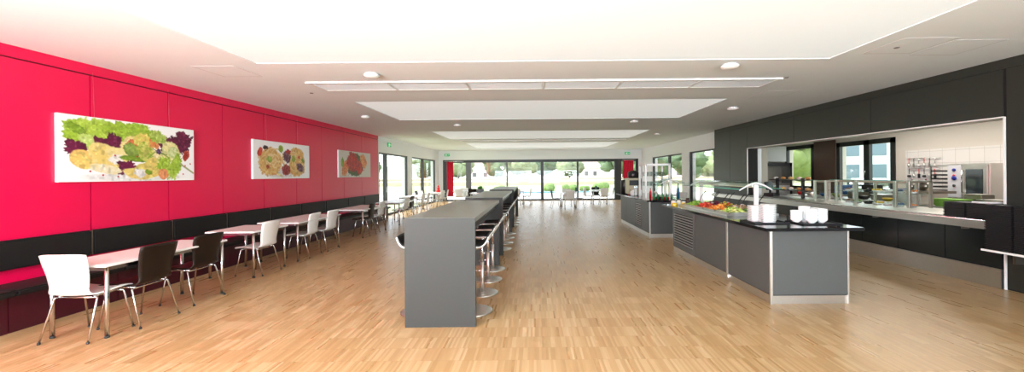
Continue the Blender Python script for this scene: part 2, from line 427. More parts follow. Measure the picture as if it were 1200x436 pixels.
for x, y, lb in [(-3.99, 7.06, 'small dark sensor dot in ceiling near the red wall'), (4.4, 4.75, 'small dark sensor dot in the ceiling hatch area'), (4.0, 6.2, 'small dark sensor dot beside the right grille end')]:
    b = MB(); b.lathe([(.03, 0), (.028, -.008), (0, -.01)], mat('sensor_grey', (.15, .14, .13), .5), 12, (x, y, H)); tag(b.build('ceiling_sensor'), lb, 'sensor')
for x0, x1, y0, y1, lb in [(4.2, 4.78, 4.42, 4.98, 'square ceiling access hatch closest to the large light panel'), (4.86, 5.42, 4.5, 5.06, 'square ceiling access hatch nearer the dark wall'),
                           (4.3, 4.9, 7.2, 7.8, 'square ceiling access hatch right of the second light panel'), (-4.6, -4.05, 5.3, 5.85, 'square ceiling access hatch left of the large light panel')]:
    b = MB(); mm = mat('hatch_edge', (.60, .585, .58), .8)
    b.box(x0, x1, y0, y1, H - .003, H, CEIL); 
    for (p, q, r_, s_) in ((x0 - .012, x1 + .012, y0 - .012, y0), (x0 - .012, x1 + .012, y1, y1 + .012), (x0 - .012, x0, y0, y1), (x1, x1 + .012, y0, y1)): b.box(p, q, r_, s_, H - .003, H, mm)
    tag(b.build('ceiling_hatch'), lb, 'ceiling hatch')

def exit_sign(loc, rz, label):
    t = thing('exit_sign', label, 'exit sign', loc, rz, 'green running man exit signs')
    b = MB(); b.box(-.16, .16, -.02, .02, -.08, .08, GREEN, .004); b.build('housing', GREEN, t)
    b = MB(); y0, y1 = -.023, -.0201
    b.lathe([(0, 0), (.014, 0), (.014, .002), (0, .002)], WSYM, 10); bmesh.ops.transform(b.bm, matrix=Matrix.Translation((-.055, y1, .045)) @ Matrix.Rotation(PI / 2, 4, 'X'), verts=b.bm.verts[:])
    def limb(p, q, w=.011):
        d = Vector((q[0] - p[0], 0, q[1] - p[1])); n = Vector((-d.z, 0, d.x)).normalized() * w / 2
        P, Q = Vector((p[0], y0, p[1])), Vector((q[0], y0, q[1])); vs = [b.bm.verts.new(v) for v in (P - n, Q - n, Q + n, P + n)]
        vs2 = [b.bm.verts.new(v.co + Vector((0, .003, 0))) for v in vs]
        b.bm.faces.new(vs); b.bm.faces.new(vs2[::-1])
        for i in range(4): b.bm.faces.new((vs[i], vs[(i + 1) % 4], vs2[(i + 1) % 4], vs2[i]))
    limb((-.06, .03), (-.07, -.015), .022); limb((-.07, -.01), (-.04, -.03)); limb((-.04, -.03), (-.045, -.062)); limb((-.07, -.012), (-.095, -.04)); limb((-.095, -.04), (-.125, -.045))
    limb((-.06, .0205), (-.03, .005)); limb((-.03, .005), (-.012, .016)); limb((-.062, .0205), (-.092, .018)); limb((-.092, .018), (-.105, -.004))
    limb((-.13, -.068), (.0, -.068), .006); limb((.005, -.065), (.005, .06), .008)
    limb((.04, 0), (.12, 0), .014); limb((.095, .03), (.125, 0), .012); limb((.095, -.03), (.125, 0), .012)
    b.build('symbol', WSYM, t)
exit_sign((-5.35, YF - .03, 2.84), 0, 'green running-man exit sign on the far left end of window wall')
exit_sign((5.75, YF - .03, 2.86), 0, 'green running-man exit sign above the right end of far glazing')
exit_sign((XL + .01, 15.9, 2.85), PI / 2, 'green exit sign on the left wall just past the red cladding')

# ================================================================= PICTURES
def noise2(h, w, cell, seed):
    r = np.random.RandomState(seed); gh, gw = int(h / cell) + 3, int(w / cell) + 3; g_ = r.rand(gh, gw)
    y, x = np.mgrid[0:h, 0:w] / cell; yi, xi = y.astype(int), x.astype(int); fy, fx = y - yi, x - xi
    fy, fx = fy * fy * (3 - 2 * fy), fx * fx * (3 - 2 * fx)
    return (g_[yi, xi] * (1 - fx) + g_[yi, xi + 1] * fx) * (1 - fy) + (g_[yi + 1, xi] * (1 - fx) + g_[yi + 1, xi + 1] * fx) * fy
class Paint:
    def __init__(s, w, h, asp, bg=(.95, .95, .94)):
        s.w, s.h, s.asp = w, h, asp; s.im = np.ones((h, w, 3)) * np.array(bg); s.y, s.x = np.mgrid[0:h, 0:w]
        s.x = (s.x + .5) / w * asp; s.y = (s.y + .5) / h; s.k = 0
    def ell(s, cx, cy, rx, ry, ang, col, col2=None, frill=.14, soft=.09, tex=.25, cell=5):
        """cx, rx in units of the picture height (cx of its width fraction)"""
        s.k += 1; cx = cx * s.asp; gw = 1.14 if rx > .05 and rx < .5 else 1; rx *= gw; ry *= gw
        a = math.radians(ang); dx, dy = s.x - cx, s.y - cy
        p = (dx * math.cos(a) + dy * math.sin(a)) / rx; q = (-dx * math.sin(a) + dy * math.cos(a)) / ry
        n0 = noise2(s.h, s.w, 9, s.k); th = np.arctan2(q, p); rr = np.sqrt(p * p + q * q)
        ed = 1 + frill * (np.sin(th * 5 + s.k + 2 * n0) * .35 + np.sin(th * 17 + s.k * 2.3 + 4 * n0) * .25 + 1.2 * (n0 - .5) + .8 * (noise2(s.h, s.w, 3, s.k + 50) - .5))
        m = np.clip((ed - rr) / soft, 0, 1)[..., None]
        n = noise2(s.h, s.w, cell, 100 + s.k); vein = .5 + .5 * np.sin((p * 3 + q * 2 + n * 3) * 3)
        c1, c2 = np.array(col), np.array(col2 if col2 else tuple(v * .55 for v in col)); hi = np.clip((noise2(s.h, s.w, 4, 200 + s.k) - .62) * 2.2, 0, .55)[..., None]; c1 = c1 * (1 - hi) + np.minimum(1, np.array(col) * 1.35 + .12) * hi; dk = np.clip((noise2(s.h, s.w, 6, 300 + s.k) - .55) * 2, 0, .6)[..., None]; c1 = c1 * (1 - dk * .45)
        f = np.clip(tex * 2 * (n - .4) + .35 * rr ** 2 + tex * (vein - .5), 0, 1)[..., None]
        s.im = s.im * (1 - m) + (c1 * (1 - f) + c2 * f) * m
    def line(s, pts, wd, col):
        pts = [(p[0] * s.asp, p[1]) for p in pts]; d = np.full(s.x.shape, 9.)
        for (ax, ay), (bx, by) in zip(pts[:-1], pts[1:]):
            L = (bx - ax) ** 2 + (by - ay) ** 2 + 1e-9; t = np.clip(((s.x - ax) * (bx - ax) + (s.y - ay) * (by - ay)) / L, 0, 1)
            d = np.minimum(d, np.hypot(s.x - ax - t * (bx - ax), s.y - ay - t * (by - ay)))
        m = np.clip((wd - d) / .012, 0, 1)[..., None]; sh = np.clip(d / wd, 0, 1)[..., None] ** 2 * .35
        s.im = s.im * (1 - m) + np.array(col) * (1 - sh) * m
    def curl(s, cx, cy, r, a0, a1, wd, col, sq=.8, grow=0.):
        pts = []
        for i in range(15):
            t = i / 14; a = math.radians(a0 + (a1 - a0) * t); R = r * (1 + grow * t); pts.append((cx + R * math.cos(a) / s.asp, cy + R * sq * math.sin(a)))
        s.line(pts, wd, col)
def picture(name, label, y0, y1, z0, z1, paint, x=XL + .03):
    t = thing('wall_picture', label, 'picture', (x, (y0 + y1) / 2, (z0 + z1) / 2), 0, 'food pictures on the red wall')
    w, h = y1 - y0, z1 - z0
    b = MB(); b.box(0, .045, -w / 2, w / 2, -h / 2, h / 2, mat('canvas_white', (.80, .79, .77), .6), .003); b.build('stretched_canvas', None, t)
    im = paint.im; H_, W_ = im.shape[:2]
    me = bpy.data.meshes.new('printed_food_image'); ys_ = np.linspace(-w / 2 + .004, w / 2 - .004, W_); zs = np.linspace(h / 2 - .004, -h / 2 + .004, H_)
    vs = [(.0465, float(yy), float(zz)) for zz in zs for yy in ys_]
    fs = [(j * W_ + i, (j + 1) * W_ + i, (j + 1) * W_ + i + 1, j * W_ + i + 1) for j in range(H_ - 1) for i in range(W_ - 1)]
    me.from_pydata(vs, [], fs); ca = me.color_attributes.new('Print', 'FLOAT_COLOR', 'POINT')
    rgba = np.ones((H_ * W_, 4), dtype=np.float32); rgba[:, :3] = np.clip(im.reshape(-1, 3), 0, 1) ** 1.3; ca.data.foreach_set('color', rgba.ravel())
    m = MATS.get('printed_canvas')
    if m is None:
        m = bpy.data.materials.new('printed_canvas'); m.use_nodes = True; at = m.node_tree.nodes.new('ShaderNodeVertexColor'); at.layer_name = 'Print'
        m.node_tree.links.new(at.outputs['Color'], m.node_tree.nodes['Principled BSDF'].inputs['Base Color']); m.node_tree.nodes['Principled BSDF'].inputs['Roughness'].default_value = .5
        MATS['printed_canvas'] = m
    me.materials.append(m); o = bpy.data.objects.new('printed_food_image', me); COL.objects.link(o); o.parent = t
    b = MB()
    for yy in (-w * .28, w * .28): b.tube([(.02, yy, h / 2), (.004, yy, 3.0 - (z0 + z1) / 2)], .0008, STEEL, 4)
    b.build('hanging_wires', STEEL, t)
LG, MG, DG = (.42, .58, .08), (.28, .42, .04), (.10, .18, .03)
PU, DPU = (.22, .01, .09), (.06, .0, .03)
YE, PYE, OR = (.78, .62, .22), (.82, .74, .42), (.72, .25, .10)
P = Paint(300, 128, 2.26)
P.ell(.5, .93, .95, .09, 0, (.78, .77, .76), (.86, .85, .84), .02, .3, .05)
P.ell(.12, .25, .22, .17, 20, LG, MG, .2, tex=.4); P.ell(.24, .22, .34, .19, 5, LG, (.55, .68, .2), .2, tex=.4); P.ell(.40, .20, .30, .15, 10, LG, MG, .2, tex=.4)
P.ell(.10, .20, .14, .06, 25, MG, DG, .2); P.ell(.55, .22, .20, .12, 20, (.5, .6, .12), MG, .2, tex=.4)
P.ell(.09, .50, .13, .13, 20, PU, DPU, .3); P.ell(.22, .42, .20, .12, 15, PU, DPU, .25); P.ell(.33, .36, .12, .12, 60, PU, DPU, .35)
P.ell(.19, .46, .06, .13, -20, LG, (.7, .75, .5), .1)
P.ell(.46, .38, .13, .18, 70, PYE, YE, .1); P.ell(.47, .36, .07, .11, 80, OR, (.4, .05, .04), .2); P.ell(.56, .30, .18, .15, 30, YE, LG, .15); P.ell(.64, .32, .10, .10, 0, OR, YE, .2)
P.ell(.86, .30, .18, .24, 70, PU, DPU, .3, tex=.5); P.ell(.74, .38, .12, .15, 30, PU, DPU, .35, tex=.5)
P.ell(.78, .46, .20, .15, 50, PYE, (.6, .7, .3), .08); P.ell(.80, .48, .11, .10, 50, (.7, .75, .45), MG, .08)
P.ell(.14, .66, .17, .13, 20, YE, (.8, .5, .2), .04); P.ell(.30, .62, .30, .17, 30, YE, PYE, .05); P.ell(.38, .56, .22, .10, 10, PYE, YE, .05)
P.ell(.66, .60, .20, .14, 30, PYE, (.85, .8, .6), .08); P.ell(.35, .64, .10, .07, 0, (.85, .84, .80), (.7, .68, .62), .25); P.ell(.46, .48, .14, .10, 35, (.35, .47, .12), DG, .1); P.ell(.48, .62, .24, .045, 5, MG, DG, .1)
P.ell(.43, .76, .15, .09, 10, PU, DPU, .35); P.ell(.38, .84, .06, .06, 0, PU, DPU, .3)
P.ell(.50, .88, .22, .08, 12, YE, PYE, .06); P.ell(.58, .82, .24, .12, 0, YE, (.6, .55, .15), .08); P.ell(.52, .86, .09, .07, 0, (.85, .84, .82), (.6, .58, .6), .3); P.ell(.59, .84, .06, .05, 20, MG, DG, .2)
P.ell(.56, .50, .16, .12, 60, (.62, .62, .2), MG, .2, tex=.5); P.ell(.28, .80, .22, .07, 10, (.80, .76, .6), YE, .1); P.ell(.62, .70, .14, .10, -20, YE, (.6, .6, .2), .15); P.ell(.66, .20, .16, .10, 20, (.55, .65, .2), MG, .25, tex=.5); P.ell(.50, .10, .22, .09, 0, LG, MG, .25, tex=.5); P.ell(.70, .62, .09, .12, 30, PYE, LG, .2)
P.ell(.16, .34, .10, .07, 10, (.6, .7, .3), LG, .2); P.ell(.88, .14, .12, .08, 0, PU, DPU, .3)
P.ell(.72, .72, .14, .15, 40, LG, MG, .3, tex=.45); P.ell(.80, .80, .12, .18, 30, LG, (.6, .7, .2), .3, tex=.45); P.ell(.83, .68, .09, .17, 20, LG, MG, .3)
P.ell(.71, .88, .09, .09, 0, (.8, .4, .2), OR, .1); P.ell(.92, .52, .06, .10, 20, (.45, .05, .03), OR, .15)
P.line([(.58, .60), (.64, .48), (.70, .50), (.76, .58)], .016, (.30, .42, .06)); P.line([(.86, .68), (.99, .86)], .022, (.45, .48, .25)); P.line([(.62, .42), (.68, .50), (.74, .52)], .012, DG)
P.ell(.67, .48, .05, .05, 0, (.12, .06, .18), DPU, .4)
for (a_, c_) in [(.26, .90), (.96, .68), (.91, .72), (.34, .58), (.50, .58), (.18, .84), (.89, .88), (.36, .92)]: P.ell(a_, c_, .016, .016, 0, (.6, .02, .05), (.4, 0, .03), .1)
picture('p', 'widest wall picture, a colourful leaf salad with purple radicchio on white', 4.78, 6.69, 1.555, 2.405, P)
P = Paint(210, 86, 2.42)
P.ell(.5, .85, .9, .16, 0, (.72, .71, .70), (.86, .85, .84), .02, .3, .05)
r2 = random.Random(3)
NO, NO2 = (.80, .58, .26), (.66, .36, .12)
P.ell(.26, .55, .42, .34, 0, NO, NO2, .12, tex=.5); P.ell(.72, .40, .35, .28, 0, NO, NO2, .12, tex=.5); P.ell(.74, .68, .36, .24, 0, NO, NO2, .12, tex=.5)
P.ell(.10, .30, .12, .08, -60, (.6, .03, .02), OR, .1); P.ell(.19, .20, .10, .06, 20, (.05, .02, .02), DPU, .2)
for i in range(30):
    cx = r2.choice([.22, .28, .34, .68, .78, .60]) + r2.uniform(-.06, .06); cy = r2.uniform(.35, .72)
    P.curl(cx, cy, r2.uniform(.08, .28), r2.uniform(0, 200), r2.uniform(220, 420), .022, r2.choice([(.84, .64, .32), (.78, .50, .20), (.88, .72, .45)]))
P.ell(.55, .38, .15, .17, 0, (.14, .03, .06), (.4, .3, .35), .25, tex=.6); P.ell(.53, .75, .17, .14, 0, (.30, .02, .03), (.55, .2, .15), .2, tex=.6); P.ell(.80, .68, .18, .11, 20, (.16, .05, .08), (.4, .3, .3), .1, tex=.6); P.ell(.57, .25, .12, .07, 0, (.5, .05, .04), (.2, .02, .02), .3)
P.ell(.44, .18, .09, .09, 0, (.35, .48, .04), MG, .1); P.ell(.67, .44, .08, .09, 0, (.38, .5, .06), MG, .15); P.ell(.24, .48, .10, .07, 20, (.4, .5, .12), MG, .2); P.ell(.86, .47, .08, .05, 40, MG, DG, .3); P.ell(.42, .90, .12, .03, 15, PYE, NO, .1)
P.ell(.22, .68, .06, .05, 0, (.35, .08, .03), OR, .3); P.ell(.78, .38, .05, .04, 0, (.5, .05, .02), OR, .3)
picture('p', 'middle wall picture, noodles with dark red vegetables on a white plate', 8.10, 10.12, 1.555, 2.385, P)
P = Paint(160, 64, 2.6, (.74, .70, .64))
P.ell(.45, .55, .85, .50, 0, (.85, .83, .78), (.6, .55, .45), .01, .05, .1); P.ell(.48, .52, .75, .46, 0, (.10, .16, .06), DG, .1, .05, .3)
P.ell(.18, .65, .20, .30, 30, OR, (.85, .5, .25), .15, tex=.5); P.ell(.75, .35, .30, .22, 40, OR, (.85, .55, .3), .15, tex=.5); P.ell(.40, .40, .42, .34, 0, (.66, .05, .04), (.35, .02, .03), .2, tex=.6); P.ell(.60, .62, .26, .26, 20, (.66, .07, .05), (.3, .02, .02), .2, tex=.6)
P.ell(.66, .72, .10, .10, 0, (.70, .12, .08), OR, .2); P.ell(.10, .45, .08, .16, 0, MG, DG, .3)
for i in range(14): P.curl(.25 + r2.random() * .5, .3 + r2.random() * .4, .12, r2.uniform(0, 90), r2.uniform(120, 260), .014, r2.choice([(.75, .2, .12), (.5, .04, .04)]))
picture('p', 'smallest wall picture at the far end of the red wall, red shellfish dish', 11.65, 13.9, 1.56, 2.385, P)

# ================================================================= BENCH ON THE RED WALL
t = thing('wall_bench', 'long black upholstered bench fixed along the red wall', 'bench', (XL + .03, 0, 0))
be = [-1.2, -.2, .9, 2.0, 3.05, 4.06, 5.13, 6.27, 7.38, 8.60, 9.72, 10.87, 12.17, 13.35, 14.64]
for a, c in zip(be[:-1], be[1:]):
    b = MB(); b.box(.0, .075, a + .008, c - .008, .60, .925, BLACKLEATHER, .018); o = b.build('backrest_cushion', BLACKLEATHER, t)
for a in be[1:-1]: b = MB(); b.box(.0, .06, a - .008, a + .008, .61, .92, STEELDK); b.build('cushion_joint_strip', STEELDK, t)
for a, c in zip(be[:-1], be[1:]):
    b = MB(); b.box(.0, .49, a + .002, c - .002, .385, .45, BLACKLEATHER, .016); b.build('seat_cushion', BLACKLEATHER, t)
MAROON = mat('dark_maroon', (.045, .001, .008), .35)
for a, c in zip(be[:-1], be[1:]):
    b = MB(); b.box(.0, .39, a + .003, c - .003, .0, .384, MAROON, .002); b.build('under_seat_box', MAROON, t)  # dark maroon box filling the space below the seat, down to the floor

# ================================================================= TABLES
def make_table(Lx, Ly, label, name='dining_table'):
    t = thing(name, label, 'table')
    b = MB(); b.box(-Lx / 2, Lx / 2, -Ly / 2, Ly / 2, .715, .74, WHITELAM, .004); b.build('tabletop', WHITELAM, t)
    b = MB(); i = .03
    b.box(-Lx / 2 + i, Lx / 2 - i, -Ly / 2 + i, -Ly / 2 + i + .02, .675, .715, CHROME); b.box(-Lx / 2 + i, Lx / 2 - i, Ly / 2 - i - .02, Ly / 2 - i, .675, .715, CHROME)
    b.box(-Lx / 2 + i, -Lx / 2 + i + .02, -Ly / 2 + i, Ly / 2 - i, .675, .715, CHROME); b.box(Lx / 2 - i - .02, Lx / 2 - i, -Ly / 2 + i, Ly / 2 - i, .675, .715, CHROME)
    b.build('apron_frame', CHROME, t)
    for sx in (-1, 1):
        for sy in (-1, 1):
            x, y = sx * (Lx / 2 - .045), sy * (Ly / 2 - .045)
            b = MB(); b.tube([(x, y, .012), (x, y, .713)], .019, CHROME, 12); lg = b.build('leg', CHROME, t)
            b = MB(); b.tube([(x, y, 0), (x, y, .02)], .0205, RUBBER, 12); b.build('foot_cap', RUBBER, lg)
    return t
big1 = Proto(make_table(.64, 1.54, '')); big = Proto(make_table(.78, 1.62, '')); sq = Proto(make_table(.78, .86, ''))
TG = 'white tables along the red wall'
big1.put((-4.57, 4.66, 0), 0, 'long white table at the nearer end of the wall row, with two dark chairs', TG)
sq.put((-4.80, 6.60, 0), 0, 'short white table in the wall row, second one, with a single white chair', TG)
big.put((-4.80, 8.14, 0), 0, 'long white table in the wall row, third one, with two white chairs', TG)
big.put((-4.76, 10.85, 0), 0, 'long white table with a dark chair at the end of the bench', TG)
big.put((-4.70, 13.40, 0), 0, 'long white table beyond the bench end by the first garden window', TG)
big.put((-5.05, 16.45, 0), 0, 'long white table between the first and second left garden window', TG)
big.put((-4.98, 19.50, 0), 0, 'long white table beside the second left garden window, black chairs behind', TG)
TF = 'white tables by the garden glazing'
sq.put((1.60, 18.70, 0), 0, 'square white table alone in mid room, ringed by four chairs', TF)
sq.put((3.45, 21.0, 0), 0, 'square white table close to the broad dark window post', TF)
sq.put((-.95, 21.2, 0), 0, 'square white table beyond the last bar counter', TF)
big.put((-3.6, 21.6, 0), PI / 2, 'long white table at the far left corner by the grey window post', TF)
sq.put((5.75, 16.2, 0), 0, 'square white table behind the drinks island beside the right windows', TF)
sq.put((-2.7, 19.2, 0), 0, 'square white table left of the last bar counter with dark planter', TF)

# ================================================================= CHAIRS
def prof(s):
    """side profile of the shell: seat front to top of back, s in 0..1 -> (y, z)"""
    P_ = [(.215, .425), (.20, .447), (.12, .452), (.0, .445), (-.10, .438), (-.165, .447), (-.200, .485), (-.212, .55), (-.222, .64), (-.243, .75), (-.268, .868)]
    f = s * (len(P_) - 1); i = min(int(f), len(P_) - 2); k = f - i
    p0, p1, p2, p3 = P_[max(i - 1, 0)], P_[i], P_[i + 1], P_[min(i + 2, len(P_) - 1)]
    c = lambda a, b_, c_, d: .5 * (2 * b_ + (c_ - a) * k + (2 * a - 5 * b_ + 4 * c_ - d) * k * k + (3 * b_ - a - 3 * c_ + d) * k ** 3)
    return c(p0[0], p1[0], p2[0], p3[0]), c(p0[1], p1[1], p2[1], p3[1])
def make_chair(m, label, arms=False):
    t = thing('cafeteria_chair', label, 'chair')
    def surf(u, v):
        y, z = prof(v); hw = .222 - .034 * max(0, 1 - abs(v - .66) / .26) ** .8
        if v < .08: hw -= .02 * (1 - v / .08)
        k = (u - .5) * 2; x = k * hw
        back = min(1, max(0, (v - .5) / .2))
        y += .028 * k * k * back + (0 if v < .95 else 0); z += .012 * k * k * (1 - back) * 1.
        if v > .93: z -= .012 * (k ** 4) * ((v - .93) / .07)
        return Vector((x, y, z))
    b = MB(); b.grid(surf, 10, 26, m, .011); b.build('seat_shell', m, t)
    b = MB()
    for sx in (-1, 1): b.tube([(sx * .17, .16, .432), (sx * .17, -.13, .428)], .009, CHROME, 8)
    b.tube([(-.205, .13, .420), (.205, .13, .420)], .009, CHROME, 8); b.tube([(-.205, -.12, .418), (.205, -.12, .418)], .009, CHROME, 8)
    b.build('underframe', CHROME, t)
    for sx in (-1, 1):
        for sy, yt, yb in ((1, .13, .205), (-1, -.12, -.235)):
            b = MB(); b.tube([(sx * .195, yt, .420), (sx * .207, yt + (yb - yt) * .06, .408), (sx * .232, yb, .01)], .0095, CHROME, 8); lg = b.build('leg', CHROME, t)
            b = MB(); b.tube([(sx * .2315, yb, .0), (sx * .2315, yb, .018)], .0125, RUBBER, 8); b.build('foot_cap', RUBBER, lg)
    return t
wch = Proto(make_chair(SHELLW, '')); bch = Proto(make_chair(SHELLB, ''))
L_ = PI / 2   # facing the red wall
CG = 'chairs at the tables along the red wall'
wch.put((-4.56, 4.02, 0), .02, 'white chair at the near head of the closest table, back to the viewer', CG)
bch.put((-4.42, 4.38, 0), L_ + .02, 'dark brown chair at the closest table, beside the white chair', CG)
bch.put((-4.47, 5.12, 0), L_ - .03, 'dark brown chair at the closest table, farther one near its end leg', CG)
wch.put((-4.62, 6.55, 0), L_, 'white chair alone at the short second table', CG)
wch.put((-4.65, 7.90, 0), L_ + .04, 'white chair at the third table, nearer of its pair', CG)
wch.put((-4.62, 8.57, 0), L_ - .03, 'white chair at the third table, farther of its pair', CG)
bch.put((-4.60, 10.60, 0), L_ + .05, 'dark brown chair at the bench end table', CG)
wch.put((-4.62, 11.35, 0), L_, 'white chair next to the dark one at the bench end table', CG)
wch.put((-4.56, 13.35, 0), L_, 'white chair at the table beyond the bench, beside a dark chair', CG)
bch.put((-4.60, 14.08, 0), L_, 'dark chair at the table beyond the bench by the first garden window', CG)
wch.put((-4.78, 16.15, 0), L_, 'small white chair at the table between the two left windows, nearer one', CG)
wch.put((-4.75, 16.85, 0), L_, 'small white chair at the table between the two left windows, farther one', CG)
wch.put((-4.62, 18.95, 0), L_ - .1, 'distant white chair at the second left window table, nearer one', CG)
wch.put((-4.60, 19.85, 0), L_ + .1, 'distant white chair at the second left window table, farther one', CG)
bch.put((-5.45, 18.85, 0), -L_, 'distant black chair against the left wall between windows, nearer one', CG)
bch.put((-5.45, 20.0, 0), -L_, 'distant black chair against the second left window, farther one', CG)
CF = 'chairs at the tables by the garden glazing'
wch.put((1.62, 18.05, 0), .02, 'white chair with its back to the viewer at the lone mid room table', CF)
bch.put((1.02, 18.62, 0), -L_ + .15, 'dark chair left of the lone mid room table', CF)
bch.put((2.16, 18.75, 0), L_ - .1, 'dark chair right of the lone mid room table', CF)
wch.put((1.6, 19.35, 0), PI, 'white chair on the garden side of the lone mid room table', CF)
wch.put((3.6, 20.35, 0), .05, 'white chair with its back to the viewer near the broad dark window post', CF)
wch.put((2.86, 20.75, 0), -L_ + .2, 'white chair left of the table near the broad dark window post', CF)
bch.put((4.05, 21.1, 0), L_ - .1, 'dark chair right of the table near the broad dark window post', CF)
bch.put((3.4, 21.65, 0), PI, 'dark chair on the garden side near the broad dark window post', CF)
wch.put((-.38, 20.9, 0), L_ + .15, 'white chair right of the table beyond the last bar counter', CF)
wch.put((-.40, 21.55, 0), L_ - .2, 'farther white chair right of the table beyond the last bar counter', CF)
wch.put((-.95, 20.55, 0), 0, 'white chair before the table beyond the last bar counter', CF)
wch.put((-1.5, 21.2, 0), -L_, 'white chair left of the table beyond the last bar counter', CF)
bch.put((-3.3, 21.0, 0), .1, 'dark chair before the far left corner table, right one', CF)
wch.put((-4.0, 21.0, 0), -.1, 'white chair before the far left corner table, left one', CF)
wch.put((-4.0, 22.2, 0), PI, 'white chair behind the far left corner table', CF)
wch.put((5.2, 16.1, 0), -L_, 'white chair between drinks island and right windows, left of its table', CF)
wch.put((5.75, 15.55, 0), 0, 'white chair between drinks island and right windows, before its table', CF)
wch.put((-3.2, 19.2, 0), -L_, 'white chair left of the planter table', CF)

# ================================================================= BAR TABLES AND STOOLS
def bar_table(y0, y1, label):
    t = thing('bar_counter', label, 'bar table', (-1.0, (y0 + y1) / 2, 0), 0, 'grey bar counters in a line')
    L2 = (y1 - y0) / 2; w = .372
    b = MB(); b.box(-w, w, -L2 + .006, L2 - .006, 1.10, 1.15, GREYTOP, .002); b.build('countertop', GREYTOP, t)
    for s in (-1, 1):
        b = MB(); ya, yb_ = (-L2, -L2 + .05) if s < 0 else (L2 - .05, L2)
        b.box(-w, w, ya, yb_, 0, 1.0995, GREYLAM); e_ = .0055
        b.box(-w, w, ya if s < 0 else yb_ - e_, ya + e_ if s < 0 else yb_, 1.0995, 1.149, GREYLAM); b.build('end_panel', GREYLAM, t)
    b = MB(); b.box(-w + .06, -w + .10, -L2 + .05, L2 - .05, 1.0, 1.10, GREYLAM); b.box(w - .10, w - .06, -L2 + .05, L2 - .05, 1.0, 1.10, GREYLAM); b.build('support_rail', GREYLAM, t)
    return t
bar_table(4.13, 7.0, 'large grey bar counter closest, its end panel facing the viewer')
bar_table(7.78, 11.0, 'grey bar counter in the middle of the line of three')
bar_table(11.95, 15.1, 'grey bar counter at the far end of the line of three')
def make_stool():
    t = thing('bar_stool', '', 'bar stool')
    b = MB(); b.lathe([(0, 0), (.21, 0), (.212, .006), (.20, .013), (.05, .02), (0, .02)], STEEL, 40); b.build('base_disc', STEEL, t)
    b = MB(); b.tube([(0, 0, .018), (0, 0, .42)], .025, STEEL, 16); b.tube([(0, 0, .40), (0, 0, .735)], .020, CHROME, 16); b.build('pole', CHROME, t)
    b = MB(); b.tube([(0, 0, .30), (-.0, .12, .30)], .009, CHROME, 8); b.tube([(-.13, .12, .30), (.13, .12, .30)], .011, CHROME, 8); b.build('footrest', CHROME, t)
    # shell: facing +Y, low back curling up at -Y
    def sh(off, ins):
        def f(u, v):
            k = (u - .5) * 2; y = .18 - v * .40; z = .765
            q = max(0, (v - .62) / .38); y += .03 * q * q; z += .15 * q * q * (1 - .10 * k ** 4) ; z += .03 * k ** 2 * (1 - q)
            if v < .12: z -= .02 * (1 - v / .12) ** 2
            hw = (.205 - ins) * (1 - .10 * max(0, (v - .75) / .25) ** 2)
            y = .18 - ins + (y - .18) * (1 - ins * 1.5)
            return Vector((k * hw, y + off * q * .9, z + off * (1 - q * .6)))
        return f
    b = MB(); b.grid(sh(0, 0), 12, 20, SHELLW, .014); b.build('seat_shell', SHELLW, t)
    b = MB(); b.grid(sh(.020, .014), 12, 20, PADB, .02); b.build('seat_pad', PADB, t)
    b = MB(); b.lathe([(0, .725), (.07, .73), (.09, .75), (0, .75)], CHROME, 16); b.tube([(.0, 0, .735), (.12, .04, .725), (.15, .04, .72)], .006, BLACKPL, 6); b.build('height_lever', CHROME, t)
    return t
stl = Proto(make_stool()); SG = 'black and white bar stools at the grey counters'
ords = ['first', 'second', 'third', 'fourth']
for cn, ys_ in (('closest', (4.62, 5.33, 6.0, 6.66)), ('middle', (8.45, 9.2, 9.9, 10.6)), ('farthest', (12.4, 13.1, 13.8, 14.5))):
    for k, y in enumerate(ys_):
        stl.put((-.715, y, 0), PI / 2 + (random.random() - .5) * .12, 'black-seated bar stool on the aisle side of the %s grey counter, %s from the viewer' % (cn, ords[k]), SG)
stl.put((-1.37, 4.62, 0), -PI / 2, 'black-seated bar stool peeking out on the wall side of the closest counter', SG)
stl.put((-1.37, 5.4, 0), -PI / 2, 'black-seated bar stool on the wall side of the closest counter, behind the peeking one', SG)

# ================================================================= BUFFET ISLANDS
def island_front(t, x, y0, y1, z0=.115, z1=.885, m=GREYPAN, name='side_panel'):
    b = MB(); b.box(x - .018, x, y0 + .004, y1 - .004, z0, z1, m, .002); return b.build(name, m, t)
def louvre(t, x, y0, y1, z0, z1):
    fr = .09
    b = MB(); b.box(x - .018, x, y0 + .004, y1 - .004, z1 - fr, z1, GREYPAN); b.box(x - .018, x, y0 + .004, y1 - .004, z0, z0 + fr, GREYPAN)
    b.box(x - .018, x, y0 + .004, y0 + fr, z0 + fr, z1 - fr, GREYPAN); b.box(x - .018, x, y1 - fr, y1 - .004, z0 + fr, z1 - fr, GREYPAN); o = b.build('vented_door', GREYPAN, t)
    b = MB(); n = 12; lm = mat('louvre_blade_grey', (.42, .41, .40), .35, .6)
    for i in range(n):
        z = z0 + fr + (z1 - z0 - 2 * fr) * (i + .5) / n
        b.box(x - .026, x - .004, y0 + fr, y1 - fr, z - .011, z + .007, lm, mx=None)
    b.build('louvre_blades', lm, o)
    b = MB(); b.box(x - .002, x + .002, y0 + fr, y1 - fr, z0 + fr, z1 - fr, DARKJ); b.build('vent_backing', DARKJ, o)
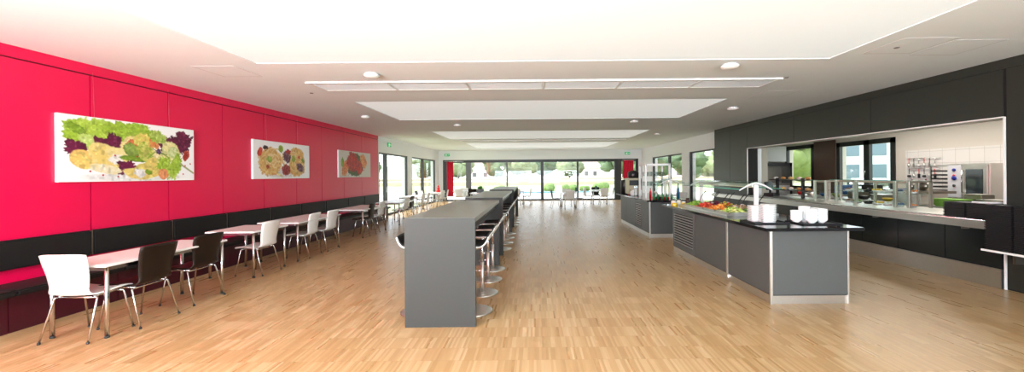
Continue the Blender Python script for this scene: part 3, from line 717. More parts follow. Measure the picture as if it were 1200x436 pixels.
def island(name, label, X0, X1, Y0, Y1, splits, top, over):
    t = thing(name, label, 'buffet counter')
    b = MB(); b.box(X0 + .01, X1 - .01, Y0 + .01, Y1 - .01, .10, .90, DARKJ); b.build('carcass', DARKJ, t)
    b = MB(); b.box(X0 + .012, X1 - .012, Y0 + .012, Y1 - .012, 0.0, .10, STEEL); b.build('steel_plinth', STEEL, t)
    b = MB(); b.box(X0 + .02, X1 - .012, Y0 - .008, Y0 + .01, .115, .885, GREYPAN, .002); b.build('end_panel', GREYPAN, t)
    b = MB(); b.box(X0 + .02, X1 - .012, Y1 - .01, Y1 + .008, .115, .885, GREYPAN, .002); b.build('end_panel', GREYPAN, t)
    b = MB(); b.box(X1 - .01, X1 + .008, Y0 + .02, Y1 - .02, .115, .885, GREYPAN, .002); b.build('side_panel', GREYPAN, t)
    for (a, c, kind) in splits:
        if kind == 'v': louvre(t, X0 + .01, a, c, .115, .885)
        elif kind == 's':
            b = MB(); b.box(X0 - .014, X0 + .01, a, c, .05, .89, STEEL, .002); b.build('steel_strip', STEEL, t)
        else: island_front(t, X0 + .01, a, c)
    b = MB(); b.box(X0 - .012, X0 + .018, Y0 - .012, Y0 + .02, .0, .90, STEEL, .003); b.box(X1 - .012, X1 + .008, Y0 - .01, Y0 + .012, .0, .90, STEEL, .003); b.build('steel_corner_post', STEEL, t)
    b = MB(); b.box(X0 - over[0], X1 + over[1], Y0 - over[2], Y1 + over[3], .90, top, GRANITE, .006); b.build('granite_worktop', GRANITE, t)
    return t
TOP = .94
island('buffet_island', 'grey buffet island nearest, with black top, salads and white plates', 2.86, 3.80, 4.76, 8.12,
       [(4.78, 5.80, 'd'), (5.80, 5.85, 's'), (5.85, 7.0, 'd'), (7.0, 8.10, 'v')], TOP, (.13, .10, .13, .30))
island('drinks_island', 'grey drinks island farther back, with coffee machine and glass rack', 2.86, 3.85, 9.74, 13.0,
       [(9.77, 10.42, 'd'), (10.42, 11.1, 'v'), (11.1, 12.1, 'd'), (12.1, 12.98, 'd')], TOP, (.10, .12, .12, .25))

def gantry(cx, y0, y1, label, w=.24, name='sneeze_guard'):
    t = thing(name, label, 'sneeze guard', (cx, 0, TOP))
    for y in (y0, y1):
        b = MB(); b.box(-.03, .03, y - .02, y + .02, 0, .47, mat('white_metal', (.78, .78, .77), .35), .004)
        b.build('post', None, t)
        b = MB(); n = 10; m = MATS['white_metal']
        for s in (-1, 1):
            pts = [(s * w * 1.05 * k / n, y, .50 - .01 * (k / n) - .10 * (k / n) ** 1.6) for k in range(n + 1)]
            b.tube(pts, [.018 - .008 * k / n for k in range(n + 1)], m, 8)
        b.build('gull_wing_arm', m, t)
    for s in (-1, 1):
        def f(u, v, s=s):
            k = .06 + .94 * u
            return Vector((s * w * 1.35 * k, y0 - .12 + (y1 - y0 + .24) * v, .525 - .01 * k - .10 * k ** 1.6))
        b = MB(); b.grid(f, 8, 1, GLASSG, .008); gp = b.build('glass_wing', GLASSG, t)
        b = MB(); b.tube([(s * w * 1.35, y0 - .12, .415), (s * w * 1.35, y1 + .12, .415)], .005, EDGEG, 6); b.build('glass_edge', EDGEG, gp)
    b = MB(); b.box(-.05, .05, y0 + .02, y1 - .02, .44, .485, STEEL, .004); o = b.build('lamp_bar', STEEL, t)
    b = MB(); b.box(-.035, .035, y0 + .1, y1 - .1, .436, .4395, mat('heat_lamp_strip', (.9, .7, .5), .4, emit=(1, .75, .5), estr=1.2)); b.build('lamp_strip', None, o)
    return t
gantry(3.36, 5.95, 7.9, 'glass sneeze guard on white posts over the salad bar')
gantry(3.45, 9.95, 10.35, 'short glass sneeze guard on a white post, near end of the drinks island')

# salad well and pans
b = MB(); x0, x1, y0, y1 = 2.93, 3.72, 5.98, 7.95
for (p, q, r_, s_) in ((x0, x1, y0, y0 + .03), (x0, x1, y1 - .03, y1), (x0, x0 + .03, y0 + .03, y1 - .03), (x1 - .03, x1, y0 + .03, y1 - .03)): b.box(p, q, r_, s_, TOP, TOP + .03, STEEL)
b.box(x0 + .03, x1 - .03, y0 + .03, y1 - .03, TOP, TOP + .006, STEEL)
tag(b.build('cold_well_tray'), 'long steel cold tray rim let into the buffet top', 'tray')
FOOD = {'lettuce': [(.25, .45, .04), (.42, .58, .10), (.12, .28, .03)], 'frisee': [(.50, .62, .12), (.62, .68, .25), (.30, .45, .06)], 'tomato': [(.62, .04, .02), (.70, .12, .03), (.55, .02, .02)],
        'carrot': [(.78, .27, .03), (.82, .36, .06), (.70, .2, .02)], 'pepper': [(.75, .5, .04), (.62, .05, .03), (.2, .4, .05)], 'beetroot': [(.16, .01, .05), (.25, .02, .08), (.10, .0, .03)],
        'mushroom': [(.35, .22, .12), (.55, .42, .28), (.22, .12, .07)], 'herbs': [(.08, .22, .03), (.16, .34, .05), (.25, .4, .08)]}
def food_pan(x, y, kind, label, ly=.44, lx=.35):
    t = thing('food_pan', label, 'food pan', (x, y, TOP + .006), 0, 'pans of salad in the buffet well')
    b = MB()
    for (p, q, r_, s_) in ((-lx / 2, lx / 2, -ly / 2, -ly / 2 + .012), (-lx / 2, lx / 2, ly / 2 - .012, ly / 2), (-lx / 2, -lx / 2 + .012, -ly / 2, ly / 2), (lx / 2 - .012, lx / 2, -ly / 2, ly / 2)): b.box(p, q, r_, s_, 0, .045, STEEL)
    b.box(-lx / 2, lx / 2, -ly / 2, ly / 2, 0, .006, STEEL); b.build('steel_pan', STEEL, t)
    b = MB(); rr = random.Random(hash(kind) % 1000 + int(y * 10) if False else int(y * 100) + len(kind))
    ms = [mat('food_%s_%d' % (kind, i), c, .45, var=.25, scale=60) for i, c in enumerate(FOOD[kind])]
    n = 90
    for i in range(n):
        u, v = rr.uniform(-1, 1), rr.uniform(-1, 1); hgt = .035 + .075 * (1 - u * u) * (1 - v * v)
        s = rr.uniform(.018, .038)
        b.blob((u * (lx / 2 - .035), v * (ly / 2 - .035), hgt * rr.uniform(.6, 1.05)), s, s * rr.uniform(.5, 1), s * rr.uniform(.3, .8), rr.choice(ms), 1, .25, i)
    tag(b.build('salad_heap', None, t), kind='stuff')
    return t
pans = [('lettuce', 'pan of green leaves at the far end of salad bar, aisle side'), ('tomato', 'pan of red tomato pieces in the salad bar, aisle side'), ('carrot', 'pan of orange carrot salad in the salad bar, aisle side'), ('frisee', 'pan of pale yellow-green frisee closest on the aisle side')]
for (k, lb), y in zip(pans, (7.65, 7.17, 6.69, 6.21)): food_pan(3.14, y, k, lb, .45, .345)
pans = [('beetroot', 'pan of dark beetroot at the far end of salad bar, kitchen side'), ('pepper', 'pan of mixed peppers in the salad bar, kitchen side'), ('mushroom', 'pan of brown mushrooms in the salad bar, kitchen side'), ('herbs', 'pan of dark green herbs closest on the kitchen side')]
for (k, lb), y in zip(pans, (7.65, 7.17, 6.69, 6.21)): food_pan(3.50, y, k, lb, .45, .345)
def make_spoon():
    t = thing('serving_spoon', '', 'serving spoon')
    b = MB(); b.tube([(0, 0, 0), (.03, -.02, .09), (.10, -.05, .19)], [.004, .006, .010], BLACKPL, 8); b.build('handle', BLACKPL, t)
    b = MB(); b.blob((-.005, 0, -.01), .032, .022, .012, STEEL, 2); b.build('bowl', STEEL, t)
    return t
sp_ = Proto(make_spoon())
for k, (x, y, a) in enumerate([(3.2, 7.6, 0), (3.45, 7.6, .3), (3.25, 7.15, .2), (3.55, 7.2, 0), (3.2, 6.7, -.2), (3.55, 6.7, .2), (3.22, 6.25, .1), (3.55, 6.25, .4)]):
    fd = ['green leaves', 'beetroot', 'red tomatoes', 'mixed peppers', 'orange carrot salad', 'brown mushrooms', 'pale frisee', 'dark green herbs'][k]
    sp_.put((x, y, TOP + .125), a, 'serving spoon with black handle standing in the %s' % fd, 'serving spoons in the salad bar')

# dressing bottles and jars at far end of near island
def jar(x, y, z, r, h, m, lidm, label, name='dressing_jar', cat='jar'):
    t = thing(name, label, cat, (x, y, z))
    b = MB(); b.lathe([(0, 0), (r, 0), (r * 1.03, h * .1), (r, h * .8), (r * .7, h * .93), (r * .6, h), (0, h)], m, 16); b.build('vessel', m, t)
    b = MB(); b.lathe([(0, h), (r * .72, h), (r * .72, h + .02), (0, h + .022)], lidm, 16); b.build('lid', lidm, t)
YEL = mat('yellow_dressing', (.80, .52, .02), .2); CREAM = mat('cream_dressing', (.82, .78, .66), .3)
for x, y, h, m, lm, lb in [(2.90, 8.18, .10, CREAM, BLACKPL, 'cream dressing jar with black lid, outer corner of near island'), (3.02, 8.2, .10, CREAM, BLACKPL, 'cream dressing jar with black lid, inner one at the back edge'),
                           (2.86, 8.02, .06, YEL, WPLAS, 'low yellow dressing bowl at the far corner of the near island'), (3.06, 8.05, .06, YEL, WPLAS, 'low yellow dressing bowl beside the salad tray'), (3.2, 8.2, .12, mat('dark_vinegar', (.05, .015, .01), .1), BLACKPL, 'dark vinegar jar at the back of the near island')]:
    jar(x, y, TOP, .05, h, m, lm, lb)

# black trays with plate and bowl stacks
def tray(x, y, lx, ly, label, rz=0):
    t = thing('serving_tray', label, 'tray', (x, y, TOP), rz)
    b = MB(); b.box(-lx / 2, lx / 2, -ly / 2, ly / 2, 0, .006, BLACKPL, .002)
    for (p, q, r_, s_) in ((-lx / 2, lx / 2, -ly / 2, -ly / 2 + .012), (-lx / 2, lx / 2, ly / 2 - .012, ly / 2), (-lx / 2, -lx / 2 + .012, -ly / 2, ly / 2), (lx / 2 - .012, lx / 2, -ly / 2, ly / 2)): b.box(p, q, r_, s_, .0, .018, BLACKPL, .003)
    b.build('tray_body', BLACKPL, t)
tray(3.04, 5.20, .46, .36, 'black tray under the tall block of square white plates'); tray(3.60, 5.08, .50, .36, 'black tray under the white bowls')
def sq_plate(w=.17, h=.017):
    bm_ = MB(); n = 24; i = bm_.mi(PORC)
    def ring(r, z):
        out = []
        for k in range(n):
            a = 2 * PI * k / n; c_, s_ = math.cos(a), math.sin(a); p = 5.
            d = (abs(c_) ** p + abs(s_) ** p) ** (-1 / p); out.append(bm_.bm.verts.new((r * c_ * d, r * s_ * d, z)))
        return out
    R = [ring(w * .30, 0), ring(w * .36, 0), ring(w * .49, h * .75), ring(w * .5, h), ring(w * .47, h), ring(w * .36, h * .45)]
    bm_.bm.faces.new(R[0][::-1]); bm_.bm.faces.new(R[-1])
    for u, v in zip(R[:-1], R[1:]):
        for k in range(n): f = bm_.bm.faces.new((u[k], u[(k + 1) % n], v[(k + 1) % n], v[k])); f.smooth = True
    return bm_.build('square_plate', PORC)
pl = sq_plate(.165, .02); first = True
pos = [('back left', 2.955, 5.26, 12), ('front', 3.03, 5.12, 13), ('right', 3.13, 5.26, 13)]
for nm, x, y, n in pos:
    for k in range(n):
        o = pl if first else pl.copy()
        if not first: COL.objects.link(o)
        first = False; o.location = (x, y, TOP + .006 + k * .0175); o.rotation_euler = (0, 0, random.uniform(-.03, .03))
        lv = 'topmost' if k == n - 1 else ('lowest' if k == 0 else 'in the middle')
        tag(o, 'white square plate, %s of the %s stack on the left black tray' % (lv, nm) if lv != 'in the middle' else 'white square plate between top and bottom of the %s stack, left black tray' % nm, 'plate', 'square white plates in the %s stack' % nm)
def bowl():
    bm_ = MB(); bm_.lathe([(0, 0), (.028, 0), (.03, .006), (.062, .035), (.070, .062), (.066, .062), (.058, .036), (.025, .012), (0, .010)], PORC, 24); return bm_.build('bowl', PORC)
bw = bowl(); first = True
for nm, x, y, n in [('left', 3.40, 5.10, 5), ('front middle', 3.53, 5.00, 6), ('back middle', 3.545, 5.16, 7), ('right', 3.675, 5.03, 6), ('back right', 3.69, 5.18, 6)]:
    for k in range(n):
        o = bw if first else bw.copy()
        if not first: COL.objects.link(o)
        first = False; o.location = (x, y, TOP + .006 + k * .024)
        lv = 'topmost' if k == n - 1 else ('lowest' if k == 0 else 'mid')
        tag(o, ('white bowl, %s in the %s stack on the right black tray' % (lv, nm)) if lv != 'mid' else 'white bowl inside the %s stack on the right black tray' % nm, 'bowl', 'white bowls in the %s stack' % nm)

# ---- drinks island equipment
def rack(x0, x1, y0, y1, z0, z1, label):
    t = thing('glass_rack', label, 'rack', (0, 0, 0)); m = MATS['white_metal']; r = .022
    for x in (x0, x1):
        for y in (y0, y1): b = MB(); b.box(x - r, x + r, y - r, y + r, z0, z1, m); b.build('upright', m, t)
    b = MB(); b.box(x0, x1, y0 - r, y0 + r, z1 - .05, z1, m); b.box(x0, x1, y1 - r, y1 + r, z1 - .05, z1, m); b.box(x0 - r, x0 + r, y0, y1, z1 - .05, z1, m); b.box(x1 - r, x1 + r, y0, y1, z1 - .05, z1, m); b.build('top_frame', m, t)
    for z in (z0 + .32, z0 + .58):
        b = MB(); b.box(x0 + r, x1 - r, y0, y1, z, z + .012, GLASSG); b.build('glass_shelf', GLASSG, t)
    return t
rack(2.97, 3.60, 10.45, 11.05, TOP, 1.86, 'white open rack holding drinking glasses on the drinks island')
gl = MB(); gl.lathe([(0, 0), (.028, 0), (.034, .11), (.031, .11), (.026, .006), (0, .006)], DRINKG, 12); gl = gl.build('drinking_glass', DRINKG); first = True
for zi, z in (('lower', TOP + .332), ('upper', TOP + .592)):
    for i in range(6):
        for j in range(3):
            o = gl if first else gl.copy()
            if not first: COL.objects.link(o)
            first = False; o.location = (3.04 + i * .098, 10.55 + j * .18, z)
            tag(o, 'clear drinking glass in the rows on the %s shelf of the white rack' % zi, 'glass', 'glasses on the %s rack shelf' % zi)
t = thing('coffee_machine', 'bronze coloured coffee machine on the drinks island', 'coffee machine', (3.07, 12.15, TOP)); BRZ = mat('bronze_metal', (.36, .29, .20), .35, .7)
b = MB(); b.box(-.2, .2, -.22, .25, .04, .52, BRZ, .015); b.build('housing', BRZ, t)
b = MB(); b.box(-.18, .18, -.30, -.221, .04, .10, STEELDK, .005); b.build('drip_tray', STEELDK, t)
b = MB(); b.box(-.18, .18, -.226, -.221, .30, .46, BLACKPL); b.build('control_panel', BLACKPL, t)
b = MB(); b.box(-.05, .05, -.28, -.221, .22, .28, CHROME, .008); b.build('spout', CHROME, t)
b = MB(); b.lathe([(0, .52), (.15, .52), (.17, .60), (.17, .68), (.12, .74), (0, .76)], BLACKPL, 20); b.build('bean_hopper', BLACKPL, t)
b = MB()
for sx in (-1, 1):
    for sy in (-1, 1): b.lathe([(0, 0), (.02, 0), (.02, .04), (0, .04)], BLACKPL, 10, (sx * .16, sy * .18, 0))
b.build('feet', BLACKPL, t)
t = thing('water_boiler', 'black water boiler left of the bronze coffee machine', 'boiler', (2.93, 12.75, TOP))
b = MB(); b.lathe([(0, 0), (.12, 0), (.12, .42), (.09, .46), (0, .47)], BLACKPL, 20); b.build('tank', BLACKPL, t); b = MB(); b.tube([(0, -.12, .08), (0, -.18, .08), (0, -.18, .04)], .012, CHROME, 8); b.build('tap', CHROME, t)
b = MB(); b.lathe([(.04, .47), (.03, .49), (0, .49)], CHROME, 12); b.build('lid_knob', CHROME, t)
cp = MB(); cp.lathe([(0, 0), (.025, 0), (.04, .06), (.037, .06), (.023, .006), (0, .006)], PORC, 14); cp.tube([(.034, 0, .045), (.058, 0, .042), (.056, 0, .02), (.03, 0, .015)], .005, PORC, 6)
cp = cp.build('coffee_cup', PORC); first = True
for nm, x, y, n in [('aisle side', 2.90, 11.55, 4), ('middle', 3.00, 11.62, 5), ('rear', 3.12, 11.52, 4), ('machine side', 2.92, 11.8, 3)]:
    for k in range(n):
        o = cp if first else cp.copy()
        if not first: COL.objects.link(o)
        first = False; o.location = (x, y, TOP + k * .040); o.rotation_euler = (0, 0, k * .7)
        tag(o, 'white cup in the %s stack before the coffee machine' % nm, 'cup', 'cups in the %s stack' % nm)
def bottle(x, y, h, r, m, label, cap=BLACKPL, z=TOP):
    t = thing('bottle', label, 'bottle', (x, y, z), 0)
    b = MB(); b.lathe([(0, 0), (r, 0), (r, h * .6), (r * .4, h * .78), (r * .35, h * .94), (0, h * .94)], m, 14); b.build('body', m, t)
    b = MB(); b.lathe([(0, h * .94), (r * .42, h * .94), (r * .42, h), (0, h)], cap, 10); b.build('cap', cap, t)
GRG = mat('green_bottle_glass', (.02, .16, .05), .1); BLG = mat('blue_bottle_glass', (.02, .12, .22), .1)
for k in range(5): bottle(3.02 + k * .11, 9.9 + (k % 2) * .05, .17, .028, GRG, 'small green bottle, %s in the row before the glass rack' % ['leftmost', 'second', 'middle', 'fourth', 'rightmost'][k])
bottle(3.70, 10.1, .40, .036, BLG, 'tall dark blue bottle at the right end of the drinks island'); bottle(3.03, 10.25, .28, .03, mat('red_syrup', (.5, .01, .02), .2), 'red bottle at the foot of the glass rack')
t = thing('red_punnet_tray', 'flat red tray on the drinks island before the rack', 'tray', (3.30, 10.2, TOP)); b = MB(); b.box(-.22, .22, -.10, .10, 0, .05, REDPL, .01); b.build('tray_body', REDPL, t); b = MB(); b.box(-.2, .2, -.085, .085, .0505, .056, GREENPL); b.build('green_lining', GREENPL, t)
b = MB(); b.blob((0, 0, .04), .08, .08, .04, BLACKPL, 2); o = b.build('sugar_bowl', BLACKPL); o.location = (3.16, 10.0, TOP); tag(o, 'black rounded bowl beside the small green bottles', 'bowl')

# ================================================================= SERVING COUNTER
t = thing('serving_counter', 'long steel serving counter with tray slide below the hatch', 'counter', (0, 0, 0))
b = MB(); b.box(6.16, XR - .015, 5.32, 13.65, .795, .90, STEEL, .006); b.build('tray_slide', STEEL, t)
b = MB(); b.box(XR - .014, 7.35, OY0 + .01, 11.6, .885, .925, STEEL); b.build('worktop', STEEL, t)
b = MB(); b.box(XRW + .05, 7.3, OY0 + .01, 11.6, 0, .885, STEELDK); b.build('kitchen_side_cabinet', STEELDK, t)
for y in (5.7, 7.2, 8.7, 10.2, 11.7, 13.1): b = MB(); b.box(6.2, XR - .015, y - .01, y + .01, .76, .795, STEELDK); b.build('slide_bracket', STEELDK, t)
for x in (6.21, 6.27): b = MB(); b.tube([(x, 5.4, .91), (x, 13.6, .91)], .012, CHROME, 8); b.build('slide_rail', CHROME, t)
CT = .925
def vitrine(x0, x1, y0, y1, z1, posts, label):
    t = thing('glass_display_case', label, 'display case', (0, 0, CT)); h = z1 - CT
    for y in posts:
        b = MB(); b.box(x0 - .02, x0 + .02, y - .03, y + .03, 0, h, STEEL, .003); b.box(x1 - .02, x1 + .02, y - .02, y + .02, 0, h, STEEL); b.box(x0, x1, y - .02, y + .02, h - .03, h, STEEL); b.build('post_frame', STEEL, t)
    b = MB(); b.box(x0 - .12, x1, y0, y1, h, h + .008, GLASSG); g_ = b.build('top_glass', GLASSG, t)
    b = MB(); b.box(x0 - .123, x0 - .12, y0, y1, h, h + .008, EDGEG); b.build('glass_edge', EDGEG, g_)
    b = MB(); b.box(x0 + .02, x1, y0, y1, h * .5, h * .5 + .008, GLASSG); b.build('glass_shelf', GLASSG, t)
    b = MB(); b.box(x0 - .03, x0 - .024, y0 + .02, y1 - .02, .03, h - .03, GLASSG); b.build('front_glass', GLASSG, t)
    b = MB(); b.box(x0 + .04, x0 + .12, y0 + .05, y1 - .05, h - .05, h - .01, BEIGE); b.build('lamp_bar', BEIGE, t)
vitrine(6.85, 7.25, 7.15, 8.95, 1.42, (7.18, 7.45, 8.35, 8.9), 'glass display case with steel posts on the serving counter, before the oven')
vitrine(6.85, 7.2, 9.2, 9.6, 1.40, (9.22, 9.58), 'small glass display case in the middle of the serving counter')
rr = random.Random(9)
dm = [mat('dish_white', (.8, .8, .78), .3), mat('dish_orange', (.6, .22, .05), .5), mat('dish_green', (.2, .35, .06), .5), mat('dish_yellow', (.75, .5, .04), .5), mat('dish_blue', (.04, .10, .22), .4), mat('dish_brown', (.22, .10, .05), .5), mat('dish_black', (.015, .015, .015), .4)]
dn = ['white', 'orange', 'green', 'yellow', 'blue', 'brown', 'black']
k = 0
for lvl, z in (('worktop', CT), ('glass shelf', CT + .2565)):
    for y in (7.33, 7.58, 7.82, 8.05, 8.27, 8.55, 8.78):
        ci = (k * 3 + 1) % 7; k += 1
        t = thing('filled_dish', 'small dish of %s food on the %s of the oven-side display case, %s place' % (dn[ci], 'upper' if z > CT else 'lower level', ['first', 'second', 'third', 'fourth', 'fifth', 'sixth', 'seventh'][(k - 1) % 7]), 'dish', (7.04, y, z), 0, 'dishes in the oven-side display case')
        b = MB(); b.lathe([(0, 0), (.06, 0), (.095, .035), (.09, .035), (.055, .008), (0, .008)], PORC if ci != 6 else BLACKPL, 16); b.build('dish', PORC, t)
        b = MB(); [b.blob((rr.uniform(-.05, .05), rr.uniform(-.05, .05), .035 + rr.random() * .02), .026, .026, .02, dm[ci], 1, .2, i) for i in range(7)]; tag(b.build('food', None, t), kind='stuff')
# bread display shelves
t = thing('bakery_display_shelf', 'two-tier black shelf display with bread and cakes on serving counter', 'shelf', (0, 0, CT))
for y in (10.1, 11.15): b = MB(); b.box(6.88, 6.94, y - .03, y + .03, 0, .52, BLACKPL); b.build('post', BLACKPL, t)
for z in (.18, .46):
    b = MB(); b.box(6.78, 7.12, 9.8, 11.35, z, z + .02, BLACKPL, .004); b.build('shelf_board', BLACKPL, t)
sp2 = [('upper', .48), ('lower', .20)]
for nm, z in sp2:
    for i in range(9):
        b = MB(); m = [BREAD, mat('pastry_gold', (.72, .42, .14), .6, var=.3, scale=30), mat('pastry_white', (.8, .76, .7), .6)][(i + (nm == 'lower')) % 3]
        b.blob((0, 0, .035), .06, .075, .037, m, 2, .08, i); b.blob((.02, .03, .045), .035, .035, .03, m, 2, .08, i + 5)
        o = b.build('bread_roll', m); o.location = (6.92 + (i % 2) * .10, 9.92 + i * .165, CT + z)
        tag(o, '%s baked roll on the %s bakery shelf, %s from the left window end' % (['brown crusty', 'golden', 'white-iced'][(i + (nm == 'lower')) % 3], nm, ['ninth', 'eighth', 'seventh', 'sixth', 'fifth', 'fourth', 'third', 'second', 'first'][i]), 'bread roll', 'baked rolls on the bakery shelves')
t = thing('cash_register', 'black cash register screen left of the bakery shelves', 'cash register', (6.8, 11.25, CT), .5)
b = MB(); b.box(-.16, .16, -.14, .14, 0, .09, BLACKPL, .01); b.build('keyboard_base', BLACKPL, t); b = MB(); b.box(-.025, .025, .02, .06, .09, .25, BLACKPL); b.build('stand', BLACKPL, t)
b = MB(); b.box(-.17, .17, -.02, .02, .18, .42, BLACKPL, .01, Matrix.Rotation(-.25, 4, 'X')); b.build('screen', BLACKPL, t)

# ================================================================= KITCHEN FURNITURE
t = thing('combi_oven', 'large stainless combi oven with dark glass door on the kitchen wall', 'oven', (9.2, 0, 0)); DKG = mat('dark_oven_glass', (.02, .03, .035), .08)
y0, y1, z0, z1 = 7.92, 8.74, 1.0, 1.75
b = MB(); b.box(0, .78, y0, y1, z0, z1, STEEL, .01); b.build('housing', STEEL, t)
b = MB(); b.box(-.03, -.001, y0 + .03, 8.42, z0 + .02, z1 - .03, STEEL, .006); d_ = b.build('door', STEEL, t)
b = MB(); b.box(-.036, -.0305, y0 + .10, 8.34, z0 + .10, z1 - .12, DKG, .003); b.build('door_glass', DKG, d_)
b = MB(); b.tube([(-.03, 8.385, 1.14), (-.07, 8.385, 1.14), (-.07, 8.385, 1.6), (-.03, 8.385, 1.6)], .012, CHROME, 8); b.build('door_handle', CHROME, d_)
b = MB(); b.box(-.02, -.001, 8.44, y1 - .02, z0 + .02, z1 - .03, mat('control_panel_grey', (.62, .62, .64), .3), .004); cpn = b.build('control_panel', None, t)
for i, (zz, mcol, r_) in enumerate([(1.62, (.02, .03, .25), .035), (1.44, (.02, .03, .30), .05), (1.50, (.55, .02, .05), .025), (1.28, (.02, .02, .02), .03)]):
    b = MB(); b.lathe([(0, 0), (r_, 0), (r_, .012), (0, .012)], mat('control_mark_%d' % i, mcol, .3), 16); bmesh.ops.transform(b.bm, matrix=Matrix.Translation((-.021, 8.58, zz)) @ Matrix.Rotation(-PI / 2, 4, 'Y'), verts=b.bm.verts[:]); b.build('control_knob', None, cpn)
b = MB(); b.box(.05, .75, y0 + .05, y1 - .05, 0, z0, STEELDK); b.build('stand', STEELDK, t)
t = thing('tray_trolley', 'steel rack of black oven trays left of the combi oven', 'rack', (9.35, 9.02, 0))
b = MB()
for sx in (0, .55):
    for sy in (-.24, .24): b.box(sx - .015, sx + .015, sy - .015, sy + .015, 0, 1.72, STEEL)
b.box(-.015, .565, -.255, .255, 1.70, 1.73, STEEL); b.build('frame', STEEL, t)
for i in range(8):
    b = MB(); b.box(-.01, .56, -.22, .22, .95 + i * .09, .985 + i * .09, BLACKPL, .004); b.build('oven_tray', BLACKPL, t)
# worktable in the kitchen, pots, blocks
t = thing('kitchen_worktable', 'long steel worktable in the middle of the kitchen', 'worktable', (8.2, 9.0, 0))
b = MB(); b.box(-.35, .35, -2.3, 3.2, .88, .92, STEEL, .004); b.build('tabletop', STEEL, t)
for sx in (-.3, .3):
    for y in (-2.2, .3, 3.1): b = MB(); b.box(sx - .02, sx + .02, y - .02, y + .02, 0, .88, STEEL); b.build('leg', STEEL, t)
b = MB(); b.box(-.32, .32, -2.2, 3.1, .3, .33, STEEL); b.build('undershelf', STEEL, t)
t = thing('steel_shelf_unit', 'low steel shelf on the worktable carrying two pots', 'shelf', (8.2, 8.35, .92))
b = MB(); b.box(-.3, .3, -.45, .45, .22, .27, STEELDK, .004); b.build('shelf_board', STEELDK, t); b = MB(); b.box(-.28, .28, -.30, .28, 0, .22, STEEL, .006); b.build('steel_box', STEEL, t)
def pot(x, y, z, r, h, label):
    t = thing('cooking_pot', label, 'pot', (x, y, z))
    b = MB(); b.lathe([(0, 0), (r, 0), (r, h), (r - .005, h), (r - .005, .006), (0, .006)], STEELDK, 24); b.build('pot_body', STEELDK, t)
    b = MB(); b.lathe([(r - .004, h), (r + .004, h + .004), (0, h + .025)], STEEL, 24); b.lathe([(0, h + .02), (.015, h + .025), (.015, h + .05), (0, h + .05)], BLACKPL, 10); b.build('lid', STEEL, t)
    for s in (-1, 1): b = MB(); b.tube([(0, s * r, h * .8), (0, s * (r + .04), h * .8), (.0 + .05, s * (r + .04), h * .8), (.05, s * r * .95, h * .8)], .006, CHROME, 6); b.build('side_handle', CHROME, t)
pot(8.2, 8.22, 1.19, .10, .19, 'steel pot on the kitchen shelf, right one of two'); pot(8.2, 8.52, 1.19, .085, .18, 'steel pot on the kitchen shelf, left one of two')
t = thing('green_crate', 'low green crate among steel pans on the worktable', 'crate', (7.9, 7.42, .92))
b = MB(); b.box(-.14, .14, -.22, .22, .02, .13, GREENPL, .01); b.build('crate_body', GREENPL, t); b = MB(); b.box(-.15, .15, -.23, .23, .13, .15, GREENPL, .004); b.build('rim', GREENPL, t); b = MB(); b.box(-.12, .12, -.2, .2, 0, .02, GREENPL); b.build('base_rim', GREENPL, t)
for k, (x, y, w, h, lb) in enumerate([(8.33, 7.35, .25, .24, 'deep steel insert pan behind the green crate'), (8.2, 6.95, .3, .16, 'wide steel insert pan right of the green crate'), (8.25, 9.3, .28, .14, 'steel insert pan far along the kitchen worktable'), (8.25, 10.0, .28, .22, 'taller steel insert pan at the far end of the worktable')]):
    t = thing('insert_pan', lb, 'pan', (x, y, .92)); b = MB(); b.box(-w / 2, w / 2, -w * .6, w * .6, 0, h - .01, STEELDK, .01); b.build('pan_body', STEELDK, t); b = MB(); b.box(-w / 2 - .015, w / 2 + .015, -w * .6 - .015, w * .6 + .015, h - .01, h, STEEL, .003); b.build('rim', STEEL, t)
# base units, worktop and clutter below the kitchen windows
for k, (a, c) in enumerate([(9.9, 10.9), (10.9, 11.9), (11.9, 12.9)]):
    t = thing('kitchen_base_unit', 'dark steel base unit below the double kitchen window, %s' % ['oven end', 'middle', 'far end'][k], 'cabinet', (9.7, (a + c) / 2, 0), 0, 'base units below the kitchen window')
    b = MB(); b.box(-.28, .27, -.495, .495, .1, .86, STEELDK); b.box(-.22, .27, -.49, .49, 0, .1, BLACKPL); b.build('carcass', None, t)
    for sy in (-1, 1):
        b = MB(); b.box(-.30, -.281, min(sy * .005, sy * .49), max(sy * .005, sy * .49), .12, .84, mat('dark_unit_door', (.05, .05, .05), .4), .003); d_ = b.build('door', None, t)
        b = MB(); b.tube([(-.30, sy * .08, .6), (-.325, sy * .08, .6), (-.325, sy * .08, .75), (-.30, sy * .08, .75)], .006, CHROME, 6); b.build('handle', CHROME, d_)
b = MB(); b.box(9.38, 9.98, 9.88, 12.92, .865, .90, STEEL, .004); tag(b.build('window_worktop'), 'steel worktop running below the double kitchen window', 'worktop')
BLUEB = mat('blue_crate', (.03, .10, .28), .5)
for k, (y, w, h, m, lb) in enumerate([(10.15, .34, .22, BLUEB, 'blue storage box on the window worktop, oven end'), (10.75, .30, .14, WPLAS, 'white storage box between blue and black boxes on the window worktop'), (11.25, .36, .30, BLACKPL, 'black storage box in the middle of the window worktop'),
                                      (11.8, .30, .18, GREENPL, 'green storage box on the window worktop'), (12.3, .36, .26, BLUEB, 'blue storage box on the window worktop, far end')]):
    t = thing('storage_box', lb, 'box', (9.68, y, .90)); b = MB(); b.box(-.17, .17, -w / 2, w / 2, 0, h, m, .02); b.build('box_body', m, t); b = MB(); b.box(-.18, .18, -w / 2 - .01, w / 2 + .01, h, h + .025, m, .006); b.build('lid', m, t)
